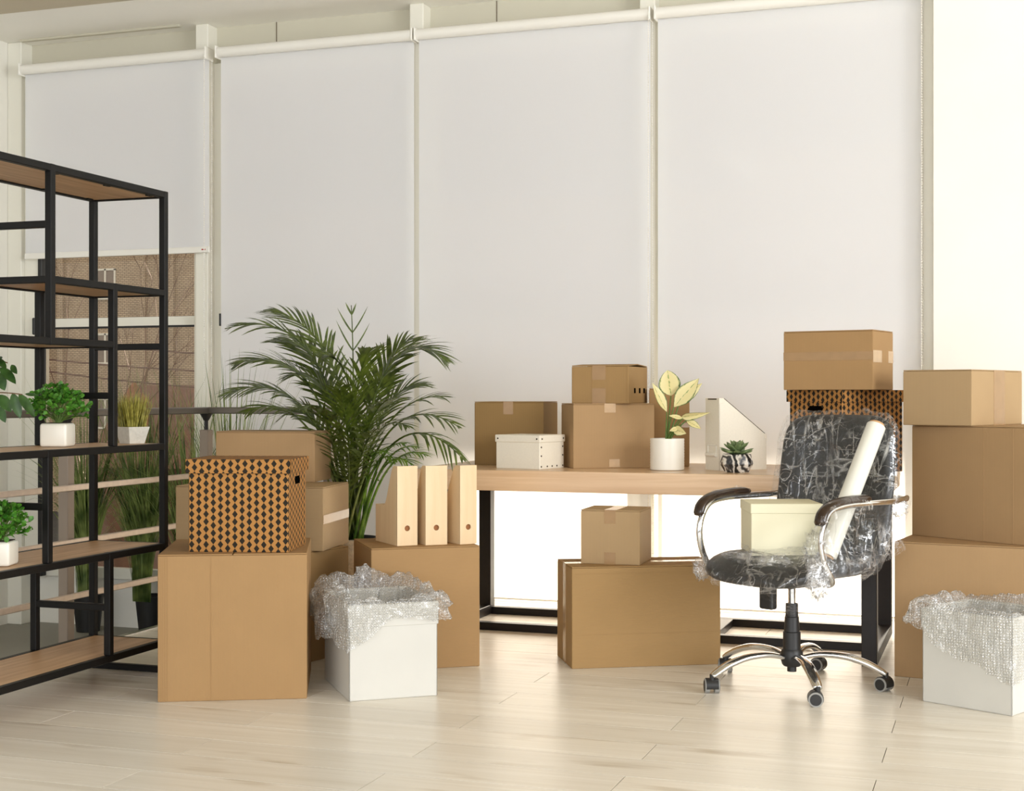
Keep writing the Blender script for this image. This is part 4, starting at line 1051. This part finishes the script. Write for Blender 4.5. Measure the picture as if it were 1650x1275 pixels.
# ficus reaching in from the end of the shelf
p = ld((-62-CX)/F*4.80, 4.80, Z3)
t = thing('ficus_plant', 'ficus with broad dark drooping leaves on the shelf', 'potted plant', p)
bm = B(); lathe(bm, [(0.05, 0), (0.062, 0.11), (0.056, 0.11), (0.054, 0.09)], 28); obj('pot', bm, M['ceramic'], t, smooth=40)
bm = B(); top = at(-50, 560, 4.80) - p; tube(bm, bez((0, 0, 0.09), (0.01, 0, 0.2), top, 10), 0.005, 6)
def tw(a, b, c): tube(bm, bez(at(*a, 4.80)-p, at(*b, 4.80)-p, at(*c, 4.80)-p, 8), 0.0022, 5)
tw((-50, 600), (-20, 570), (12, 585)); tw((-52, 640), (-20, 628), (36, 636))
obj('stem', bm, M['twig'], t)
for a, b, W in (((-8, 578), (15, 594), 0.03), ((0, 592), (30, 618), 0.036), ((-4, 600), (11, 630), 0.04), ((18, 588), (31, 604), 0.022), ((20, 633), (36, 675), 0.036), ((30, 634), (60, 672), 0.032), ((-3, 636), (22, 664), 0.04), ((-2, 655), (12, 682), 0.03), ((40, 635), (66, 637), 0.012), ((0, 580), (8, 574), 0.016), ((-40, 590), (-60, 625), 0.05), ((-40, 640), (-70, 670), 0.05), ((-30, 600), (-20, 640), 0.05)):
    A, Bq = at(*a, 4.80)-p, at(*b, 4.80)-p; d = Bq - A
    bm = B(); leaf_mesh(bm, d.length, W, orient(A + cf*0.0, d + cf*0.02, cf + cu_*0.5, random.uniform(-.5, .5)), 0.2, 0.08, 9, 5, 0.8, 0.42)
    obj('leaf', bm, M['ficus'], t, smooth=True, uv=False)
# ------------------------------------------------------------------ office chair
CLA, CD = 1.030, 5.235
fw = ld(-0.75, -0.66); CRZ = math.atan2(fw.y, fw.x) - math.pi/2
cp = ld(CLA, CD, 0)
ch = thing('office_chair', 'black leather office chair on chrome five-star base wrapped in film', 'chair', cp, CRZ)
CM = Matrix.Translation(cp) @ Matrix.Rotation(CRZ, 4, 'Z'); CI = CM.inverted()
def pillow(w_, h_, t_, p=5.0, n=22, edge=6.0):
    """rounded slab in the local xy plane (w x h), thickness t along z; returns vertex function grid for both faces"""
    out = []
    for sgn in (1, -1):
        rows = []
        for i in range(n):
            row = []
            for j in range(n):
                s, q = -1+2*i/(n-1), -1+2*j/(n-1)
                s = math.sin(s*math.pi/2); q = math.sin(q*math.pi/2)
                m_ = max(abs(s), abs(q)); ln = (abs(s)**p + abs(q)**p)**(1/p); k = m_/ln if ln > 0 else 1
                row.append(Vector((s*k*w_/2, q*k*h_/2, sgn*t_/2*max(0.0, 1-m_**edge)**0.5)))
            rows.append(row)
        out.append(rows)
    return out
def pillow_bm(w_, h_, t_, fn, p=5.0, n=22, edge=6.0):
    bm = B(); top, bot = pillow(w_, h_, t_, p, n, edge); vt = []
    for rows in (top, bot): vt.append([[bm.verts.new(fn(v)) for v in r] for r in rows])
    for i in range(n-1):
        for j in range(n-1):
            a = vt[0]; bm.faces.new((a[i][j], a[i+1][j], a[i+1][j+1], a[i][j+1]))
            a = vt[1]; bm.faces.new((a[i][j], a[i][j+1], a[i+1][j+1], a[i+1][j]))
    bmesh.ops.remove_doubles(bm, verts=bm.verts[:], dist=0.0004)
    return bm
SZ = 0.445
def seat_fn(v, g=1.0):       # seat lies in xy, front at +y
    y = v.y; z = v.z + SZ + 0.012*(v.x/0.25)**2 - 0.035*max(0, (y-0.08)/0.17)**2 + 0.055*max(0, (-y-0.10)/0.15)**2
    return Vector((v.x, y, z))
def back_fn(v):              # slab xy -> upright: x across, y up
    u_ = v.y + 0.29
    y = -0.235 - 0.16*u_ - 0.03*math.sin(u_*5) + 0.05*(v.x/0.25)**2 - v.z
    return Vector((v.x*(1-0.05*max(0, (u_-0.35)/0.25)), y, 0.425 + u_*0.985))
obj('seat', pillow_bm(0.52, 0.52, 0.085, seat_fn, 4.5), M['leather'], ch, smooth=True)
obj('backrest', pillow_bm(0.52, 0.58, 0.075, back_fn, 6.0), M['leather'], ch, smooth=True)
bm = B()
for z_ in (0.52, 0.60, 0.68, 0.78, 0.87):     # stitched horizontal pleats
    u_ = (z_-0.425)/0.985
    pts = [back_fn(Vector((x, u_-0.29, 0.0375)))+Vector((0, 0.002, 0)) for x in [-.2+.4*i/10 for i in range(11)]]
    tube(bm, [q for q in pts], 0.003, 5)
obj('pleat', bm, M['leather'], ch, smooth=True)
for s in (-1, 1):
    x = s*0.275
    path = catmull([(s*0.20, 0.10, 0.405), (x, 0.13, 0.42), (x, 0.185, 0.50), (x, 0.195, 0.585), (x, 0.15, 0.66), (x, 0.06, 0.682), (x, -0.10, 0.684), (x, -0.24, 0.684), (x*0.98, -0.335, 0.690)], 6)
    bm = B(); tube(bm, path, 0.0125, 10, flat=0.75, up=(1, 0, 0))
    arm = obj('arm', bm, M['chrome'], ch, smooth=True)
    pad = catmull([(x, 0.205, 0.622), (x, 0.185, 0.665), (x, 0.125, 0.692), (x, 0.03, 0.702), (x, -0.085, 0.702)], 5)
    bm = B(); tube(bm, pad, [0.017]+[0.024]*(len(pad)-2)+[0.016], 10, flat=0.62, up=(0, 1, 0.2))
    obj('armrest_pad', bm, M['armwood'], arm, smooth=True)
obj('mechanism', box(-0.09, 0.09, -0.12, 0.12, 0.375, 0.412, bevel=0.008, seg=2), M['plastic'], ch)
bm = box(-0.03, 0.03, -0.018, 0.018, -0.045, 0.045, bevel=0.008, seg=2)
obj('lever_housing', bm, M['plastic'], ch, loc=(0.03, 0.10, 0.335))
bm = B(); lathe(bm, [(0.0135, 0.24), (0.0135, 0.39)], 20); obj('gas_piston', bm, M['chrome'], ch, smooth=40)
bm = B(); lathe(bm, [(0.032, 0.135), (0.032, 0.20), (0.028, 0.203), (0.026, 0.255), (0.0235, 0.258), (0.0225, 0.305), (0.0135, 0.306)], 28); obj('lift_cover', bm, M['plastic'], ch, smooth=30)
bm = B(); lathe(bm, [(0.030, 0.075), (0.036, 0.082), (0.041, 0.10), (0.040, 0.128), (0.034, 0.138)], 28); lathe(bm, [(0.017, 0.055), (0.017, 0.08)], 16); obj('hub', bm, M['plastic'], ch, smooth=40)
cast = [(1151, 1117), (1318, 1138), (1425, 1114), (1319, 1083), (1172, 1084)]
wheel_src = None
rot_c = (20, 100, 60, 75, 10)
for i, (u, v) in enumerate(cast):
    e = CI @ on_plane(u, v, 0); an = math.atan2(e.y, e.x); Rr = 0.335
    d = Vector((math.cos(an), math.sin(an), 0)); sd = Vector((-d.y, d.x, 0))
    pts = [d*0.025 + Vector((0, 0, 0.105)), d*0.10 + Vector((0, 0, 0.122)), d*0.19 + Vector((0, 0, 0.119)), d*0.26 + Vector((0, 0, 0.100)), d*0.31 + Vector((0, 0, 0.076)), d*Rr + Vector((0, 0, 0.060))]
    path = catmull(pts, 5); bm = B(); nseg = len(path)
    tube(bm, path, [0.014 + 0.008*math.sin(math.pi*k/(nseg-1)*0.9) for k in range(nseg)], 12, flat=0.6, up=(0, 0, 1))
    leg = obj('base_leg', bm, M['chrome'], ch, smooth=True)
    bm = B(); a = R(rot_c[i]) - CRZ                       # caster: hood + two wheels on a short pin
    ax = Vector((math.cos(a), math.sin(a), 0)); fd = Vector((-ax.y, ax.x, 0)); c0 = d*Rr + fd*0.008
    tube(bm, [d*Rr + Vector((0, 0, 0.045)), d*Rr + Vector((0, 0, 0.068))], 0.009, 10)
    n_ = 14; rows = []
    for k in range(n_):
        th_ = R(-20) + R(220)*k/(n_-1); rr_ = 0.0275
        rows.append([bm.verts.new(c0 + ax*xx + fd*(math.cos(th_)*r2) + Vector((0, 0, 0.026 + math.sin(th_)*r2))) for xx, r2 in ((-0.022, 0.021), (-0.022, rr_), (0.022, rr_), (0.022, 0.021))])
    for k in range(n_-1):
        for j in range(4): bm.faces.new((rows[k][j], rows[k][(j+1) % 4], rows[k+1][(j+1) % 4], rows[k+1][j]))
    bm.faces.new(rows[0]); bm.faces.new(rows[-1][::-1])
    cs = obj('caster', bm, M['plastic'], ch, smooth=40)
    for s in (-1, 1):
        bm = B(); tube(bm, [c0 + ax*s*0.009 + Vector((0, 0, 0.025)), c0 + ax*s*0.026 + Vector((0, 0, 0.025))], 0.0255, 24); w1 = obj('wheel', bm, M['rubber'], cs, smooth=40)
        bm = B(); tube(bm, [c0 + ax*s*0.0255 + Vector((0, 0, 0.025)), c0 + ax*s*0.0275 + Vector((0, 0, 0.025))], 0.020, 24); obj('wheel_cap', bm, M['plastic'], cs, smooth=40)

# stretch film around the chair
fl = thing('stretch_film', 'clear crinkled stretch film wrapped around the office chair', 'plastic film', cp, CRZ)
def wr(p, a=0.012, s=9.0, seed=0.0):
    q = p*s + Vector((seed, seed*1.7, -seed))
    r1 = 1 - abs(noise.noise(q))*2; r2 = 1 - abs(noise.noise(q*2.3 + Vector((5, 1, 2))))*2
    return a*(r1*r1*0.7 + r2*r2*0.3)
def shell(name, w_, h_, t_, fn, ctr, amp, mat, p=4.0, n=44, scl=9.0, stretch=(1, 1, 1)):
    def f2(v):
        b = fn(v); nv = (b-ctr).normalized(); return b + nv*wr(Vector((b.x*stretch[0], b.y*stretch[1], b.z*stretch[2])), amp, scl)
    o = obj(name, pillow_bm(w_, h_, t_, f2, p, n, 5.0), mat, fl, smooth=True)
    return o
shell('back_wrap', 0.55, 0.61, 0.10, back_fn, Vector((0, -0.29, 0.70)), 0.020, M['film'], p=5.5, stretch=(1, 1, 0.5))
shell('seat_wrap', 0.56, 0.55, 0.125, seat_fn, Vector((0, 0, 0.44)), 0.024, M['film'], 3.2, scl=11, stretch=(0.6, 1.3, 1))
def sheet(name, top, bot, amp, mat, nu=34, nv=20, belly=0.02, seed=1.0, out=(0, 0, 0)):
    T, Bq = catmull(top, 10), catmull(bot, 10)
    def pick(L, s): f = s*(len(L)-1); i = min(len(L)-2, int(f)); return L[i].lerp(L[i+1], f-i)
    def fn(s, q):
        a, b = pick(T, s), pick(Bq, s); p_ = a.lerp(b, q); k = math.sin(math.pi*q)
        d = Vector((noise.noise(Vector((s*16, q*2.5, seed))), noise.noise(Vector((s*16, q*2.5, seed+9))), noise.noise(Vector((s*9, q*4, seed+4)))))
        return p_ + d*amp*(0.35+k) + Vector(out)*k*belly
    bm = B(); grid(bm, fn, nu, nv); return obj(name, bm, mat, fl, smooth=True)
# curtains from the arms to the seat edge, film hanging below the seat, ends bunched at the corners
for s in (-1, 1):
    x = s*0.285
    sheet('arm_wrap', [(x, 0.19, 0.60), (x, 0.12, 0.675), (x, 0, 0.69), (x, -0.15, 0.69), (x, -0.34, 0.70)], [(s*0.25, 0.22, 0.40), (s*0.275, 0.12, 0.42), (s*0.28, 0, 0.44), (s*0.28, -0.15, 0.46), (s*0.26, -0.34, 0.50)], 0.020, M['film'] if s < 0 else M['film_thin'], seed=s*3.3, out=(s, 0, 0), belly=-0.02)
    sheet('arm_sleeve', [(x-0.02*s, 0.215, 0.55), (x-0.03*s, 0.20, 0.64), (x-0.03*s, 0.10, 0.69), (x-0.02*s, -0.06, 0.705)], [(x+0.03*s, 0.215, 0.53), (x+0.035*s, 0.20, 0.62), (x+0.03*s, 0.10, 0.665), (x+0.03*s, -0.06, 0.665)], 0.010, M['film'], 26, 10, seed=7+s, out=(0, 0, 1), belly=0.03)
def cone(s, q):
    an = 2*math.pi*s; c, sn = math.cos(an), math.sin(an); m_ = (abs(c)**4+abs(sn)**4)**(-0.25)
    r0 = 0.265*m_; low = 0.035 + 0.02*math.sin(3*an)
    qq = q**0.85; r_ = r0*(1-qq) + low*qq
    z_ = 0.435*(1-q) + (0.285 + 0.03*math.sin(2*an+1))*q - 0.02*math.sin(math.pi*q)
    d = noise.noise(Vector((c*4, sn*4, q*2)))*0.02*(0.3+q) + noise.noise(Vector((c*13, sn*13, q*2)))*0.012
    return Vector((c*(r_+d), sn*(r_+d), z_+d*0.5))
bm = B(); grid(bm, cone, 72, 16, True); obj('hanging_wrap', bm, M['film_thin'], fl, smooth=True)
def bunch(c, r_, sq, seed, mat=None):
    bm = B(); bmesh.ops.create_icosphere(bm, subdivisions=4, radius=1)
    for v in bm.verts:
        n_ = v.co.normalized(); k = 1 + 0.75*(abs(noise.noise(n_*3.2 + Vector((seed, 0, 0)))) - 0.25) + 0.35*noise.noise(n_*8 + Vector((0, seed, 0)))
        v.co = Vector((n_.x*r_*k*sq[0], n_.y*r_*k*sq[1], n_.z*r_*k*sq[2])) + Vector(c)
    obj('bunched_film', bm, mat or M['film_dense'], fl, smooth=True)
bunch((0.26, 0.20, 0.425), 0.036, (0.8, 1, 1.1), 1); bunch((-0.265, 0.20, 0.44), 0.042, (0.8, 1.0, 1.8), 2)
bunch((-0.25, -0.31, 0.66), 0.030, (1, 1, 1.4), 3); bunch((0.20, -0.10, 0.60), 0.05, (1.2, 1, 0.8), 4, M['film']); bunch((-0.22, 0.16, 0.52), 0.05, (0.6, 0.9, 1.6), 5, M['film'])
bunch((0.0, 0.20, 0.485), 0.06, (2.6, 0.5, 0.42), 6, M['film'])

# cream linen box and film roll resting on the seat
g = CM @ Vector((0.03, 0.02, SZ+0.036))
t = lidded('linen_box', 'cream linen lidded box resting on the wrapped chair seat', (Vector((0, 0, 0)), 0, 0.258, 0.25), 0.190, 0.036, M['linen'], False, 0.003)
t.location = (ld(1.002, 5.305)).x, (ld(1.002, 5.305)).y, SZ + 0.040
lx = ld(1.0, -0.01); t.rotation_euler = (0, 0, math.atan2(lx.y, lx.x))
pa = CM @ Vector((-0.190, 0.05, SZ+0.050)); pb = CM @ Vector((-0.185, -0.262, 0.955))
rr = thing('film_roll', 'roll of clear stretch film on cardboard core leaning against the chair back', 'film roll', pa)
ax = pb - pa
bm = B(); tube(bm, [ax*(i/8) for i in range(9)], 0.036, 32); obj('film_winding', bm, M['roll'], rr, smooth=40)
bm = B(); tube(bm, [ax*-0.012, ax*1.02], 0.0285, 24)
obj('core', bm, M['core'], rr, smooth=40)
bm = B(); tube(bm, [ax*1.0205, ax*1.0215], 0.024, 24); obj('core_hollow', bm, M['dark_inside'], rr)

# ------------------------------------------------------------------ bubble wrap over the bins
def wrap(bin3, label, h, hang, crest, seed, lift):
    t0, wl, wr_ = bin3; a, b = wl/2, wr_/2
    t = thing('bubble_wrap', label, 'bubble wrap', t0.location, t0.rotation_euler.z, 'bubble wrap sheets over the bins')
    def edge(s):
        P_ = [(-a, -b), (a, -b), (a, b), (-a, b)]; f = (s % 1)*4; i = int(f) % 4; k = f-int(f)
        p, q = P_[i], P_[(i+1) % 4]; return Vector((p[0]+(q[0]-p[0])*k, p[1]+(q[1]-p[1])*k, 0))
    def lerpt(tab, s):
        s = s % 1; n_ = len(tab); f = s*n_; i = int(f) % n_; k = f-int(f); k = k*k*(3-2*k); return tab[i]*(1-k) + tab[(i+1) % n_]*k
    def fn(s, q):
        e = edge(s); o_ = Vector((e.x/a, e.y/b, 0)); o_ = o_.normalized(); L = lerpt(hang, s); c_ = lerpt(crest, s); out_ = lerpt(lift, s)
        if q < 0.35:
            k = q/0.35; p = e - o_*(0.07*(1-k)+0.004*k) + Vector((0, 0, h - 0.10*(1-k)**1.5 + c_*k))
        elif q < 0.55:
            k = (q-0.35)/0.2; p = e + o_*(-0.004 + (0.020+out_*0.6)*k) + Vector((0, 0, h + c_*math.cos(k*1.2) + 0.004))
        else:
            k = (q-0.55)/0.45; p = e + o_*(0.016 + out_*(0.6+0.4*math.sin(k*2.2))) + Vector((0, 0, h + c_*0.36*(1-k) + 0.004*(1-k) - L*k))
        c, sn = math.cos(2*math.pi*s), math.sin(2*math.pi*s); am = 0.5 + 0.9*min(1, max(c_, out_, 0.015)/0.04)
        nz = Vector((noise.noise(Vector((c*3.5+seed, sn*3.5, q*3))), noise.noise(Vector((c*3.5, sn*3.5+seed, q*3))), noise.noise(Vector((c*5, sn*5, q*3+seed)))))
        n2 = Vector((noise.noise(Vector((c*12+seed, sn*12, q*8))), noise.noise(Vector((c*12, sn*12+seed, q*8))), noise.noise(Vector((c*14, sn*14, q*9+seed)))))
        p = p + (nz*0.018 + n2*0.010)*am
        if q >= 0.5:     # keep the hanging part outside the bin
            for i_, lim in ((0, a), (1, b)):
                pass
            if abs(p.x) < a+0.006 and abs(p.y) < b+0.006 and p.z < h+0.004:
                kx, ky = a+0.006-abs(p.x), b+0.006-abs(p.y)
                if kx < ky: p.x += math.copysign(kx, p.x)
                else: p.y += math.copysign(ky, p.y)
        return p
    bm = B(); grid(bm, fn, 150, 34, True); obj('sheet', bm, M['bubble'], t, smooth=True, uv=False)
# tables run round the rim from the far-left corner: 8 stops (corner, mid-side, ...), local corners (-,-) (+,-) (+,+) (-,+)
wrap(T1, 'bubble wrap spilling over the fabric bin by the large cube box', 0.335,
     [0.10, 0.13, 0.16, 0.05, 0.06, 0.04, 0.05, 0.05], [0.05, 0.055, 0.02, 0.01, 0.035, 0.04, 0.045, 0.07], 3.0, [0.05, 0.06, 0.012, 0.006, 0.045, 0.02, 0.02, 0.05])
wrap(T2, 'bubble wrap trailing down the fabric bin by the stack', 0.325,
     [0.05, 0.16, 0.22, 0.20, 0.10, 0.05, 0.05, 0.06], [0.035, 0.015, 0.012, 0.02, 0.05, 0.03, 0.012, 0.03], 8.0, [0.05, 0.008, 0.006, 0.01, 0.03, 0.02, 0.02, 0.05])
